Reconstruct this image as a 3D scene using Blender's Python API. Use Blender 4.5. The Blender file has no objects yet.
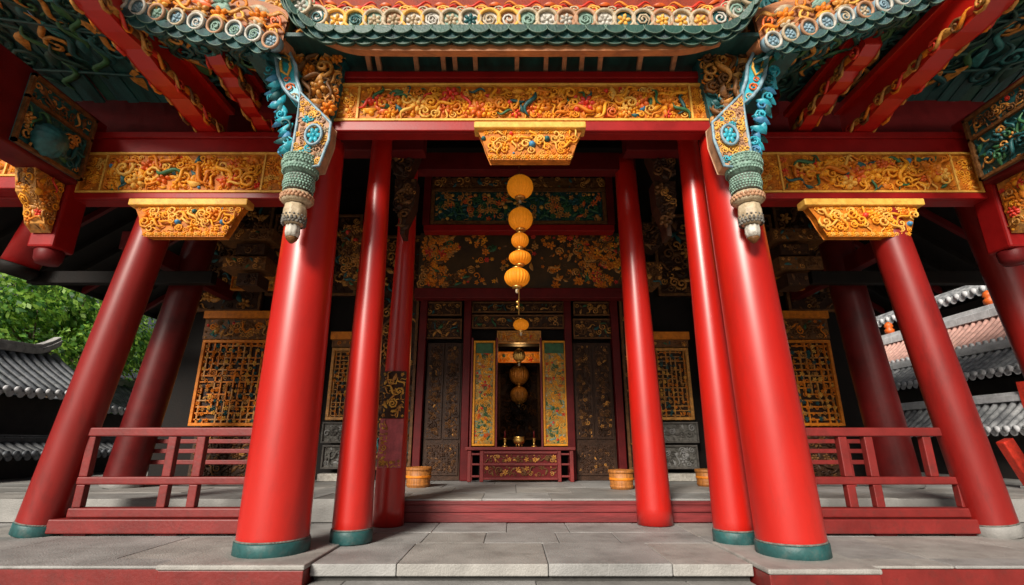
import bpy, math, random
import numpy as np
from mathutils import Vector, Matrix, noise as mnoise

R = math.radians
PI = math.pi
scene = bpy.context.scene
COL = scene.collection

# ------------------------------------------------------------------ camera
F_PX = 500.0
PITCH = math.atan(0.3)
CS, SN = math.cos(PITCH), math.sin(PITCH)
EYE = 1.0                                   # eye height above the front terrace (terrace is z = 0)

def ray(u, v):
    r = (u - 512.0) / F_PX
    p = (292.5 - v) / F_PX
    return r, CS - SN * p, SN + CS * p

def P(u, v, Y):
    r, y, z = ray(u, v)
    k = Y / y
    return Vector((r * k, Y, EYE + z * k))

def PXc(u, v, X):
    r, y, z = ray(u, v)
    k = X / r
    return Vector((X, y * k, EYE + z * k))

def floor_Y(v, z=0.0):
    r, y, zz = ray(512, v)
    return y * (z - EYE) / zz

def rect(u0, v0, u1, v1, Y):
    vm = (v0 + v1) / 2
    return P(u0, vm, Y).x, P(512, v1, Y).z, P(u1, vm, Y).x, P(512, v0, Y).z      # x0 z0 x1 z1

cam_d = bpy.data.cameras.new('camera')
cam = bpy.data.objects.new('camera', cam_d)
COL.objects.link(cam)
cam.location = (0, 0, EYE)
cam.rotation_euler = (PI / 2 + PITCH, 0, 0)
cam_d.sensor_width = 36
cam_d.lens = F_PX / 1024 * 36
cam_d.clip_start = 0.05
cam_d.clip_end = 2000
scene.camera = cam

# ------------------------------------------------------------------ materials
MATS = {}

def mat(name, col, rough=0.5, metal=0.0, var=0.15, scale=6.0, bump=0.0, bscale=40.0, coat=0.0,
        emit=None, estr=0.0, stretch=(1, 1, 1), col2=None, spec=0.5, wear=None, wscale=9.0, wamt=0.5):
    m = bpy.data.materials.new(name)
    m.use_nodes = True
    nt = m.node_tree
    b = nt.nodes['Principled BSDF']
    tc = nt.nodes.new('ShaderNodeTexCoord')
    mp = nt.nodes.new('ShaderNodeMapping')
    mp.inputs['Scale'].default_value = stretch
    nt.links.new(tc.outputs['Object'], mp.inputs['Vector'])
    n1 = nt.nodes.new('ShaderNodeTexNoise')
    n1.inputs['Scale'].default_value = scale
    n1.inputs['Detail'].default_value = 6
    n1.inputs['Roughness'].default_value = 0.62
    nt.links.new(mp.outputs['Vector'], n1.inputs['Vector'])
    cr = nt.nodes.new('ShaderNodeValToRGB')
    c2 = col2 if col2 else [c * (1 - var) for c in col]
    c1 = col if col2 else [min(1, c * (1 + var)) for c in col]
    cr.color_ramp.elements[0].position = 0.32
    cr.color_ramp.elements[0].color = (*c2, 1)
    cr.color_ramp.elements[1].position = 0.68
    cr.color_ramp.elements[1].color = (*c1, 1)
    nt.links.new(n1.outputs['Fac'], cr.inputs['Fac'])
    if wear:
        nw = nt.nodes.new('ShaderNodeTexNoise')
        nw.inputs['Scale'].default_value = wscale
        nw.inputs['Detail'].default_value = 10
        nw.inputs['Roughness'].default_value = 0.7
        nt.links.new(mp.outputs['Vector'], nw.inputs['Vector'])
        wr = nt.nodes.new('ShaderNodeMapRange')
        wr.inputs['From Min'].default_value = 0.52
        wr.inputs['From Max'].default_value = 0.70
        wr.inputs['To Max'].default_value = wamt
        nt.links.new(nw.outputs['Fac'], wr.inputs['Value'])
        wx = nt.nodes.new('ShaderNodeMix')
        wx.data_type = 'RGBA'
        wx.inputs[7].default_value = (*wear, 1)
        nt.links.new(wr.outputs['Result'], wx.inputs[0])
        nt.links.new(cr.outputs['Color'], wx.inputs[6])
        nt.links.new(wx.outputs[2], b.inputs['Base Color'])
    else:
        nt.links.new(cr.outputs['Color'], b.inputs['Base Color'])
    rr = nt.nodes.new('ShaderNodeMapRange')
    rr.inputs['To Min'].default_value = max(0.03, rough - 0.08)
    rr.inputs['To Max'].default_value = min(1, rough + 0.1)
    nt.links.new(n1.outputs['Fac'], rr.inputs['Value'])
    nt.links.new(rr.outputs['Result'], b.inputs['Roughness'])
    b.inputs['Metallic'].default_value = metal
    b.inputs['Specular IOR Level'].default_value = spec
    b.inputs['Coat Weight'].default_value = coat
    b.inputs['Coat Roughness'].default_value = 0.27
    if bump > 0:
        n2 = nt.nodes.new('ShaderNodeTexNoise')
        n2.inputs['Scale'].default_value = bscale
        n2.inputs['Detail'].default_value = 5
        nt.links.new(mp.outputs['Vector'], n2.inputs['Vector'])
        bp = nt.nodes.new('ShaderNodeBump')
        bp.inputs['Strength'].default_value = bump
        bp.inputs['Distance'].default_value = 0.02
        nt.links.new(n2.outputs['Fac'], bp.inputs['Height'])
        nt.links.new(bp.outputs['Normal'], b.inputs['Normal'])
    if emit:
        b.inputs['Emission Color'].default_value = (*emit, 1)
        b.inputs['Emission Strength'].default_value = estr
    MATS[name] = m
    return m

mat('lacquer_rear_shaded', (0.10, 0.004, 0.004), 0.42, coat=0.4, var=0.3, scale=2.6, bump=0.08, bscale=9, spec=0.25)  # red lacquer darkened further, shade of the columns behind the railings in its colour
mat('lacquer_shaded', (0.23, 0.007, 0.005), 0.42, spec=0.25, coat=0.6, var=0.22, scale=2, bump=0.12, bscale=9, stretch=(1, 1, 0.3), wear=(0.09, 0.006, 0.005), wscale=5, wamt=0.6)  # the red lacquer darkened for the outer columns, side-bay shade put into the colour
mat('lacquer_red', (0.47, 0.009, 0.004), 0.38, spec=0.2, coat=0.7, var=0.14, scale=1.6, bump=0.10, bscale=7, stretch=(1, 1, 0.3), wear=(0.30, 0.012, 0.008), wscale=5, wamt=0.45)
mat('worn_red', (0.175, 0.012, 0.010), 0.5, var=0.25, scale=3, bump=0.15, bscale=30, wear=(0.10, 0.018, 0.014), wscale=8, wamt=0.7)
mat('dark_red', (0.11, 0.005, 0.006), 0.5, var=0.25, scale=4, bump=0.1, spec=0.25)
mat('beam_red', (0.27, 0.006, 0.006), 0.45, var=0.2, scale=3, bump=0.08, spec=0.25, coat=0.1)
mat('step_red', (0.17, 0.016, 0.017), 0.55, var=0.4, scale=5, bump=0.2, bscale=30, stretch=(0.3, 1, 3))
mat('teal_band', (0.018, 0.085, 0.085), 0.5, var=0.3, scale=9, bump=0.15, wear=(0.10, 0.12, 0.11), wscale=12, wamt=0.6)
mat('cream', (0.58, 0.47, 0.32), 0.5, scale=16, bump=0.25, col2=(0.32, 0.235, 0.14), wear=(0.16, 0.11, 0.06), wscale=22, wamt=0.7)
mat('white_paint', (0.62, 0.59, 0.53), 0.45, scale=14, bump=0.2, col2=(0.38, 0.35, 0.30), wear=(0.18, 0.15, 0.11), wscale=22, wamt=0.7)
mat('stone', (0.37, 0.365, 0.355), 0.62, scale=1.6, bump=0.4, bscale=55, col2=(0.21, 0.207, 0.20), wear=(0.13, 0.125, 0.115), wscale=3, wamt=0.55)
mat('stone_warm', (0.40, 0.385, 0.36), 0.62, scale=1.9, bump=0.4, bscale=55, col2=(0.24, 0.23, 0.215), wear=(0.15, 0.14, 0.125), wscale=3, wamt=0.55)
mat('stone_dark', (0.30, 0.29, 0.275), 0.6, scale=2.5, bump=0.35, bscale=50, col2=(0.19, 0.185, 0.175))
mat('court_stone', (0.40, 0.37, 0.315), 0.8, var=0.25, scale=0.8, bump=0.3)
mat('joint', (0.05, 0.048, 0.044), 0.95, var=0.2, scale=20)
mat('gold', (0.92, 0.40, 0.025), 0.5, scale=10, bump=0.2, col2=(0.70, 0.26, 0.015), spec=0.3, wear=(0.28, 0.09, 0.01), wscale=14, wamt=0.6)
mat('gold_pale', (0.88, 0.50, 0.10), 0.5, scale=10, bump=0.2, col2=(0.66, 0.33, 0.05), spec=0.3, wear=(0.30, 0.13, 0.03), wscale=14, wamt=0.6)
mat('gold_orange', (0.80, 0.25, 0.015), 0.5, scale=9, bump=0.2, col2=(0.55, 0.15, 0.01), spec=0.3, wear=(0.24, 0.06, 0.01), wscale=14, wamt=0.6)
mat('gold_ground', (0.50, 0.15, 0.012), 0.55, var=0.45, scale=9, bump=0.3, spec=0.25)
mat('gold_old', (0.50, 0.22, 0.04), 0.45, metal=0.0, var=0.45, scale=14, bump=0.3)
mat('brown_carved', (0.15, 0.064, 0.02), 0.5, metal=0.0, spec=0.3, var=0.5, scale=14, bump=0.4)
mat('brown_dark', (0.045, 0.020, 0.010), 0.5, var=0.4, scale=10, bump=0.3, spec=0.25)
mat('paint_red', (0.62, 0.035, 0.015), 0.45, var=0.25, scale=14, bump=0.15)
mat('paint_orange', (0.66, 0.12, 0.015), 0.45, var=0.25, scale=14, bump=0.15)
mat('paint_green', (0.03, 0.12, 0.045), 0.5, var=0.4, scale=14, bump=0.2)
mat('paint_teal', (0.012, 0.09, 0.095), 0.5, var=0.4, scale=12, bump=0.2)
mat('turquoise', (0.03, 0.36, 0.46), 0.4, var=0.35, scale=10, bump=0.2)
mat('paint_blue', (0.05, 0.22, 0.40), 0.45, var=0.35, scale=12, bump=0.2)
mat('pale_blue', (0.28, 0.42, 0.50), 0.45, scale=14, bump=0.2, col2=(0.12, 0.22, 0.28), wear=(0.12, 0.10, 0.08), wscale=22, wamt=0.6)
mat('pale_green', (0.19, 0.31, 0.25), 0.55, var=0.45, scale=18, bump=0.3)
mat('scroll_teal', (0.03, 0.20, 0.20), 0.5, var=0.4, scale=12, bump=0.2)
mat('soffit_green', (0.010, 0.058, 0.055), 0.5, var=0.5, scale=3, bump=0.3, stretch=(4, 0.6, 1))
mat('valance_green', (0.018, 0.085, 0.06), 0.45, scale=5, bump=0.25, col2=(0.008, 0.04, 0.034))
mat('drip_edge', (0.10, 0.17, 0.13), 0.5, var=0.4, scale=9, bump=0.2)
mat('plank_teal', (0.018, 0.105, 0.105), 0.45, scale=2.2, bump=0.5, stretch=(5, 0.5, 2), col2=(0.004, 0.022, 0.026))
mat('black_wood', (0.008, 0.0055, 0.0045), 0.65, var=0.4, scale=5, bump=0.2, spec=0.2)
mat('rafter_tan', (0.42, 0.22, 0.12), 0.6, var=0.3, scale=8, bump=0.2)
mat('fascia_orange', (0.52, 0.20, 0.07), 0.55, scale=7, bump=0.3, col2=(0.26, 0.10, 0.045), stretch=(0.6, 1, 3))
mat('plaster_grey', (0.11, 0.10, 0.09), 0.75, var=0.35, scale=8, bump=0.3, spec=0.25)
mat('carved_stone', (0.20, 0.19, 0.17), 0.75, scale=16, bump=0.6, bscale=60, col2=(0.08, 0.075, 0.065))
mat('lantern', (0.66, 0.20, 0.010), 0.6, var=0.25, scale=8, emit=(1.0, 0.31, 0.012), estr=0.2, spec=0.2)
mat('lantern_core', (0.9, 0.4, 0.05), 0.5, emit=(1.0, 0.42, 0.07), estr=1.2)
mat('tub_wood', (0.36, 0.13, 0.025), 0.5, var=0.4, scale=6, bump=0.2, stretch=(6, 6, 0.6))
mat('brass', (0.75, 0.45, 0.12), 0.3, metal=0.9, var=0.2, scale=10)
mat('pink_panel', (0.50, 0.10, 0.115), 0.55, var=0.35, scale=7, bump=0.2)
mat('tile_grey', (0.17, 0.185, 0.21), 0.5, scale=5, bump=0.3, col2=(0.05, 0.056, 0.066), wear=(0.30, 0.31, 0.30), wscale=7, wamt=0.5)
mat('tile_pale', (0.38, 0.39, 0.40), 0.5, scale=5, bump=0.3, col2=(0.07, 0.075, 0.085), wear=(0.06, 0.065, 0.06), wscale=7, wamt=0.7)
mat('tile_terracotta', (0.32, 0.040, 0.015), 0.6, scale=5, bump=0.3, spec=0.25, col2=(0.17, 0.025, 0.012), wear=(0.10, 0.04, 0.03), wscale=9, wamt=0.6)
mat('tile_dark', (0.06, 0.063, 0.07), 0.6, var=0.4, scale=4, bump=0.3)
mat('tile_pink', (0.56, 0.32, 0.27), 0.6, var=0.3, scale=6, bump=0.3)
mat('ridge_white', (0.62, 0.62, 0.64), 0.6, var=0.2, scale=5, bump=0.2)
mat('ridge_stone', (0.36, 0.35, 0.34), 0.7, var=0.3, scale=6, bump=0.3)
mat('dark_wall', (0.028, 0.022, 0.02), 0.8, var=0.4, scale=3, bump=0.2)
mat('leaf_bright', (0.27, 0.46, 0.06), 0.5, var=0.35, scale=1.5)
mat('leaf_mid', (0.14, 0.32, 0.045), 0.5, var=0.4, scale=1.5)
mat('leaf_dark', (0.05, 0.15, 0.035), 0.5, var=0.4, scale=1.5)
mat('bark', (0.12, 0.085, 0.06), 0.85, var=0.4, scale=9, bump=0.6)
mat('painting_ground', (0.030, 0.022, 0.014), 0.35, scale=3, col2=(0.09, 0.05, 0.02), bump=0.1)
mat('glass_picture', (0.20, 0.17, 0.05), 0.35, scale=9, col2=(0.60, 0.33, 0.05), bump=0.1)

for _n in ('lacquer_red', 'lacquer_shaded'):
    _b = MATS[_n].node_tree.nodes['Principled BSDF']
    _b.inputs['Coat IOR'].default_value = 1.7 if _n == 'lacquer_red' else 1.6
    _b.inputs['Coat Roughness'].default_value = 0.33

for _n in ('leaf_bright', 'leaf_mid', 'leaf_dark'):
    _t = MATS[_n].node_tree
    _b = _t.nodes['Principled BSDF']
    _tr = _t.nodes.new('ShaderNodeBsdfTranslucent')
    _mx = _t.nodes.new('ShaderNodeMixShader')
    _mx.inputs[0].default_value = 0.5
    _src = _b.inputs['Base Color'].links[0].from_socket
    _t.links.new(_src, _tr.inputs['Color'])
    _t.links.new(_b.outputs[0], _mx.inputs[1])
    _t.links.new(_tr.outputs[0], _mx.inputs[2])
    _t.links.new(_mx.outputs[0], _t.nodes['Material Output'].inputs['Surface'])

def M(*names):
    return [MATS[n] for n in names]

# ------------------------------------------------------------------ mesh builder
def _hemi(n=6, k=2):
    V, Fc = [], []
    for j in range(k):
        a = j / k * PI / 2
        for i in range(n):
            t = i / n * 2 * PI
            V.append((math.cos(a) * math.cos(t), math.cos(a) * math.sin(t), math.sin(a)))
    V.append((0, 0, 1))
    for j in range(k - 1):
        for i in range(n):
            Fc.append((j * n + i, j * n + (i + 1) % n, (j + 1) * n + (i + 1) % n, (j + 1) * n + i))
    b = (k - 1) * n
    for i in range(n):
        Fc.append((b + i, b + (i + 1) % n, k * n))
    return np.array(V), Fc

def _tube_raw(pts, rad, n, closed=False):
    V, Fc = [], []
    m = len(pts)
    pts = [Vector(p) for p in pts]
    up = Vector((0, 0, 1))
    prev = None
    for i, p in enumerate(pts):
        if closed:
            d = pts[(i + 1) % m] - pts[i - 1]
        else:
            d = pts[min(i + 1, m - 1)] - pts[max(i - 1, 0)]
        if d.length < 1e-9:
            d = Vector((0, 0, 1))
        d.normalize()
        if prev is None:
            a = d.cross(up)
            if a.length < 1e-3:
                a = d.cross(Vector((0, 1, 0)))
        else:
            a = prev - d * prev.dot(d)
            if a.length < 1e-6:
                a = d.cross(up)
        a.normalize()
        prev = a
        b = d.cross(a)
        r = rad[i] if hasattr(rad, '__len__') else rad
        for k in range(n):
            t = k / n * 2 * PI
            V.append(tuple(p + a * (math.cos(t) * r) + b * (math.sin(t) * r)))
    for i in range(m if closed else m - 1):
        j = (i + 1) % m
        for k in range(n):
            Fc.append((i * n + k, i * n + (k + 1) % n, j * n + (k + 1) % n, j * n + k))
    if not closed:
        Fc.append(tuple(range(n - 1, -1, -1)))
        Fc.append(tuple((m - 1) * n + k for k in range(n)))
    return V, Fc

def _template_spiral(turns, hand):
    pts, rad = [], []
    N = 13
    for i in range(N):
        t = i / (N - 1)
        a = t * turns * 2 * PI * hand
        r = 0.5 * (1 - 0.86 * t)
        pts.append((r * math.cos(a), r * math.sin(a), 0.05 + 0.17 * t))
        rad.append(0.10 - 0.03 * t if t > 0.05 else 0.05)
    V, Fc = _tube_raw(pts, rad, 5)
    return np.array(V), Fc

def _template_wave(hand):
    pts, rad = [], []
    N = 11
    for i in range(N):
        t = i / (N - 1)
        pts.append((t * 1.5 - 0.75, 0.25 * math.sin(t * 2 * PI) * hand, 0.08 + 0.12 * math.sin(t * PI)))
        rad.append(0.03 + 0.085 * math.sin(t * PI))
    V, Fc = _tube_raw(pts, rad, 5)
    return np.array(V), Fc

def _template_blossom(n):
    V, Fc = [], []
    hv, hf = _hemi(6, 2)
    for i in range(n):
        a = i / n * 2 * PI
        c, s = math.cos(a), math.sin(a)
        q = hv * np.array([0.22, 0.15, 0.22])
        q = np.stack([q[:, 0] * c - q[:, 1] * s + 0.3 * c, q[:, 0] * s + q[:, 1] * c + 0.3 * s, q[:, 2]], 1)
        o = len(V)
        V += [tuple(x) for x in q]
        Fc += [tuple(o + k for k in f) for f in hf]
    o = len(V)
    V += [tuple(x) for x in hv * np.array([0.15, 0.15, 0.34])]
    Fc += [tuple(o + k for k in f) for f in hf]
    return np.array(V), Fc

def _template_leaf():
    V, Fc = [], []
    N = 6
    for i in range(N):
        t = i / (N - 1)
        w = 0.20 * math.sin(PI * min(1, t * 1.02 + 0.03)) ** 0.8
        y = 0.12 * math.sin(t * PI)
        x = t - 0.5
        V += [(x, y - w, 0.03), (x, y, 0.10 + 0.18 * math.sin(t * PI)), (x, y + w, 0.03)]
    for i in range(N - 1):
        a, b = i * 3, i * 3 + 3
        Fc += [(a, a + 1, b + 1, b), (a + 1, a + 2, b + 2, b + 1)]
    return np.array(V), Fc

T_SPIRAL = [_template_spiral(1.5, 1), _template_spiral(1.5, -1), _template_spiral(1.1, 1), _template_spiral(1.9, -1)]
T_WAVE = [_template_wave(1), _template_wave(-1)]
T_BLOSSOM = [_template_blossom(5), _template_blossom(6)]
T_LEAF = [_template_leaf()]
T_BEAD = [(_hemi(7, 3)[0] * np.array([0.3, 0.3, 0.3]), _hemi(7, 3)[1])]

def inside(poly, x, y):
    r = False
    n = len(poly)
    for i in range(n):
        x1, y1 = poly[i]
        x2, y2 = poly[i - 1]
        if (y1 > y) != (y2 > y) and x < (x2 - x1) * (y - y1) / (y2 - y1) + x1:
            r = not r
    return r

class MB:
    def __init__(self):
        self.V, self.F, self.M, self.S = [], [], [], []

    def add(self, V, Fc, m=0, smooth=False):
        o = len(self.V)
        self.V += [tuple(v) for v in V]
        self.F += [tuple(o + k for k in f) for f in Fc]
        self.M += [m] * len(Fc)
        self.S += [smooth] * len(Fc)
        return self

    def box(self, x0, y0, z0, x1, y1, z1, m=0):
        x0, x1 = min(x0, x1), max(x0, x1)
        y0, y1 = min(y0, y1), max(y0, y1)
        z0, z1 = min(z0, z1), max(z0, z1)
        V = [(x0, y0, z0), (x1, y0, z0), (x1, y1, z0), (x0, y1, z0), (x0, y0, z1), (x1, y0, z1), (x1, y1, z1), (x0, y1, z1)]
        return self.add(V, [(3, 2, 1, 0), (4, 5, 6, 7), (0, 1, 5, 4), (1, 2, 6, 5), (2, 3, 7, 6), (3, 0, 4, 7)], m)

    def bar(self, a, b, w, h, m=0, up=(0, 0, 1)):
        a, b = Vector(a), Vector(b)
        d = (b - a).normalized()
        up = Vector(up)
        s = d.cross(up)
        if s.length < 1e-4:
            s = d.cross(Vector((0, 1, 0)))
        s.normalize()
        t = s.cross(d)
        s *= w / 2
        t *= h / 2
        V = [a - s - t, a + s - t, a + s + t, a - s + t, b - s - t, b + s - t, b + s + t, b - s + t]
        return self.add(V, [(0, 1, 2, 3), (7, 6, 5, 4), (0, 4, 5, 1), (1, 5, 6, 2), (2, 6, 7, 3), (3, 7, 4, 0)], m)

    def tube(self, pts, rad, n=8, m=0, closed=False):
        V, Fc = _tube_raw(pts, rad, n, closed)
        return self.add(V, Fc, m, True)

    def lathe(self, c, prof, n=20, m=0, ribs=0, amp=0.0, axis=None, smooth=True):
        """prof: (radius, height) pairs; axis: unit direction of the height"""
        ax = Vector(axis).normalized() if axis is not None else Vector((0, 0, 1))
        a = ax.cross(Vector((0, 1, 0)))
        if a.length < 1e-3:
            a = Vector((1, 0, 0))
        a.normalize()
        b = ax.cross(a)
        c = Vector(c)
        V, Fc = [], []
        for r, z in prof:
            for k in range(n):
                t = k / n * 2 * PI
                rr = r * (1 + amp * math.cos(ribs * t)) if ribs else r
                V.append(c + ax * z + a * (rr * math.cos(t)) + b * (rr * math.sin(t)))
        m_ = len(prof)
        for i in range(m_ - 1):
            for k in range(n):
                Fc.append((i * n + k, i * n + (k + 1) % n, (i + 1) * n + (k + 1) % n, (i + 1) * n + k))
        Fc.append(tuple(range(n - 1, -1, -1)))
        Fc.append(tuple((m_ - 1) * n + k for k in range(n)))
        return self.add(V, Fc, m, smooth)

    def prism(self, poly, y0, y1, m=0):
        n = len(poly)
        V = [(x, y0, z) for x, z in poly] + [(x, y1, z) for x, z in poly]
        Fc = [tuple(range(n)), tuple(range(2 * n - 1, n - 1, -1))]
        Fc += [(i, (i + 1) % n, n + (i + 1) % n, n + i) for i in range(n)]
        return self.add(V, Fc, m)

    def prism_x(self, poly, x0, x1, m=0):
        n = len(poly)
        V = [(x0, y, z) for y, z in poly] + [(x1, y, z) for y, z in poly]
        Fc = [tuple(range(n)), tuple(range(2 * n - 1, n - 1, -1))]
        Fc += [(i, (i + 1) % n, n + (i + 1) % n, n + i) for i in range(n)]
        return self.add(V, Fc, m)

    def relief(self, a0, b0, a1, b1, cell, seed, pal, mp, poly=None, size=1.45, depth=1.0, kinds=None, jit=0.5):
        """carved scrolls, blossoms and leaves over the rectangle a0 b0 a1 b1; mp(a, b, d) -> xyz; pal: dict of material index lists"""
        rnd = random.Random(seed)
        nx = max(1, round(abs(a1 - a0) / cell))
        nz = max(1, round(abs(b1 - b0) / cell))
        ca, cb = (a1 - a0) / nx, (b1 - b0) / nz
        kinds = kinds or (('spiral', 5), ('wave', 2), ('blossom', 3), ('leaf', 4), ('bead', 1))
        bag = [k for k, w in kinds for _ in range(w)]
        for i in range(nx):
            for j in range(nz):
                a = a0 + ca * (i + 0.5 + rnd.uniform(-jit, jit) * 0.6)
                b = b0 + cb * (j + 0.5 + rnd.uniform(-jit, jit) * 0.6)
                if poly and not inside(poly, a, b):
                    continue
                k = rnd.choice(bag)
                sc = cell * size * rnd.uniform(0.75, 1.2)
                # keep the motif within the field
                sc = min(sc, 2.05 * max(0.02, min(a - min(a0, a1), max(a0, a1) - a)), 2.05 * max(0.02, min(b - min(b0, b1), max(b0, b1) - b)))
                clump = mnoise.noise(Vector((a * 2.3, b * 3.1, seed * 7.7)))
                if k in ('leaf', 'wave') and clump > 0.0:
                    ms = pal.get('green', pal['gold'])
                elif k == 'blossom' and clump < 0.15:
                    ms = pal.get('flower', pal['gold'])
                elif k == 'bead':
                    ms = pal.get('accent', pal['gold'])
                else:
                    ms = pal['gold'] if rnd.random() < 0.86 else pal.get('flower', pal['gold'])
                T = {'spiral': T_SPIRAL, 'wave': T_WAVE, 'blossom': T_BLOSSOM, 'leaf': T_LEAF, 'bead': T_BEAD}[k]
                V, Fc = rnd.choice(T)
                t = rnd.uniform(0, 2 * PI)
                c, s = math.cos(t) * sc, math.sin(t) * sc
                W = [mp(a + x * c - y * s, b + x * s + y * c, z * sc * depth) for x, y, z in V]
                self.add(W, Fc, rnd.choice(ms), True)
        return self

    def build(self, name, mats, parent=None, origin=None, bevel=0.0, kind=None):
        me = bpy.data.meshes.new(name)
        if parent is not None:
            org = ORG[parent.name]
        else:
            org = Vector(origin) if origin is not None else Vector((0, 0, 0))
        me.from_pydata([(v[0] - org.x, v[1] - org.y, v[2] - org.z) for v in self.V], [], self.F)
        for mm in mats:
            me.materials.append(mm)
        me.polygons.foreach_set('material_index', self.M)
        me.polygons.foreach_set('use_smooth', self.S)
        me.update()
        o = bpy.data.objects.new(name, me)
        COL.objects.link(o)
        if parent is not None:
            o.parent = parent
        else:
            o.location = org
        ORG[o.name] = org
        if bevel > 0:
            bv = o.modifiers.new('bevel', 'BEVEL')
            bv.width = bevel
            bv.segments = 2
            bv.limit_method = 'ANGLE'
            bv.angle_limit = R(50)
        if kind:
            o['kind'] = kind
        return o

ORG = {}

def thing(name, loc, label, cat, group=None):
    o = bpy.data.objects.new(name, None)
    COL.objects.link(o)
    o.location = loc
    o.empty_display_size = 0.2
    ORG[o.name] = Vector(loc)
    return tag(o, label, cat, group)

def tag(o, label, cat, group=None):
    o['label'] = label
    o['category'] = cat
    if group:
        o['group'] = group
    return o

def box(name, x0, y0, z0, x1, y1, z1, m, parent=None, bevel=0.008, **kw):
    return MB().box(x0, y0, z0, x1, y1, z1).build(name, M(m), parent, bevel=bevel, **kw)

def front(Y):
    return lambda a, b, d: (a, Y - d, b)

GOLD_MATS = ('gold', 'gold_pale', 'gold_orange', 'paint_red', 'paint_orange', 'paint_green', 'paint_teal', 'cream', 'paint_blue')
GOLD_PAL = {'gold': [0, 0, 0, 1, 2, 2], 'flower': [2, 3, 4, 0, 2, 0], 'green': [5, 0, 6, 0, 2], 'accent': [3, 8, 0, 0]}
PURE_PAL = {'gold': [0, 0, 1, 2], 'flower': [0, 1, 2, 3], 'accent': [3, 8, 6]}
OLD_MATS = ('gold_old', 'brown_carved', 'gold_old', 'paint_red', 'brown_carved', 'paint_green', 'paint_teal', 'gold_old', 'paint_blue')
OLD_PAL = {'gold': [0, 1, 1, 2], 'flower': [0, 1], 'green': [5, 1, 6], 'accent': [3, 0]}
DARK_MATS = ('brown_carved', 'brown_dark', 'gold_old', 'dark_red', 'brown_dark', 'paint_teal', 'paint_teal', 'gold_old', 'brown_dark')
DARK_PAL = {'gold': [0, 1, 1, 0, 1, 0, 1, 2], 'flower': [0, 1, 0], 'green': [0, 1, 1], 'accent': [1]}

# ================================================================== the setting
# courtyard ground
MB().add([(-400, -400, -0.62), (400, -400, -0.62), (400, 400, -0.62), (-400, 400, -0.62)], [(0, 1, 2, 3)]).build('ground', M('court_stone'), kind='structure')

def slab_field(mb, x0, y0, x1, y1, ztop, thick, sx, sy, seed, gap=0.006, mats=3, rows=None):
    rnd = random.Random(seed)
    y = y0
    r = 0
    while y < y1 - 0.02:
        d = min(sy * rnd.uniform(0.9, 1.15), y1 - y)
        if y1 - (y + d) < 0.25:
            d = y1 - y
        x = x0 - rnd.uniform(0, sx * 0.6)
        while x < x1 - 0.02:
            w = sx * rnd.uniform(0.7, 1.3)
            xa, xb = max(x, x0), min(x + w, x1)
            if x1 - xb < 0.25:
                xb = x1
            if xb - xa > 0.06:
                mb.box(xa + gap / 2, y + gap / 2, ztop - thick, xb - gap / 2, y + d - gap / 2, ztop - rnd.uniform(0, 0.006), rnd.randrange(mats))
            x += w
            if xb == x1:
                break
        y += d
        r += 1

Y_ED = 4.80            # front edge of the middle of the terrace
Y_STEP = 7.10          # riser up to the hall floor
Z_HALL = 0.29
mb = MB()
slab_field(mb, -1.74, Y_ED, 2.08, 5.75, 0, 0.10, 1.25, 0.95, 3)
slab_field(mb, -1.74, 5.75, 2.08, Y_STEP, 0, 0.10, 0.8, 0.68, 8)
slab_field(mb, -12, 4.98, -1.745, Y_STEP, 0, 0.10, 1.3, 1.05, 5)
slab_field(mb, 2.085, 4.98, 12, Y_STEP, 0, 0.10, 1.3, 1.05, 6)
mb.build('terrace_floor', M('stone', 'stone_warm', 'stone'), bevel=0.009, kind='structure')
mb = MB()
slab_field(mb, -12, Y_STEP + 0.02, 12, 14.0, Z_HALL, 0.08, 1.1, 0.8, 11)
mb.build('hall_floor', M('stone', 'stone_dark', 'stone_warm'), bevel=0.006, kind='structure')
mb = MB()
mb.box(-1.72, Y_ED + 0.06, -0.62, 2.06, Y_STEP + 0.6, -0.012)
mb.box(-12, 4.79, -0.62, -1.78, Y_STEP + 0.6, -0.012)
mb.box(2.12, 4.79, -0.62, 12, Y_STEP + 0.6, -0.012)
mb.box(-12, Y_STEP + 0.045, -0.61, 12, 14, Z_HALL - 0.012)
mb.build('terrace_base', M('joint'), kind='structure')
# plinth kerbs under the front columns, pale stone above red boards
mb = MB()
slab_field(mb, -12, 4.68, -1.745, 4.975, 0.012, 0.03, 2.6, 0.42, 21)
slab_field(mb, 2.085, 4.68, 12, 4.975, 0.012, 0.03, 2.6, 0.42, 22)
mb.build('plinth_kerb', M('stone_warm', 'stone', 'stone_warm'), bevel=0.012, kind='structure')
mb = MB()
mb.box(-12, 4.70, -0.62, -1.77, 4.78, -0.02)
mb.box(-1.765, 4.79, -0.62, -1.747, 5.6, -0.1)
mb.box(2.11, 4.70, -0.62, 12, 4.78, -0.02)
mb.box(2.088, 4.79, -0.62, 2.106, 5.6, -0.1)
mb.build('plinth_board', M('worn_red'), bevel=0.006, kind='structure')
for q, (xa_, xb_, yf_) in enumerate(((-2.98, -1.735, 4.66), (2.075, 3.0, 4.52))):
    MB().box(xa_, yf_, -0.025, xb_, 5.72, 0.018).build('plinth_stone', M('stone_warm'), bevel=0.014, kind='structure')
    MB().box(xa_ + 0.01, yf_ + 0.015, -0.62, xb_ - 0.01, 5.70, -0.027).build('plinth_block', M('worn_red'), bevel=0.008, kind='structure')
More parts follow.
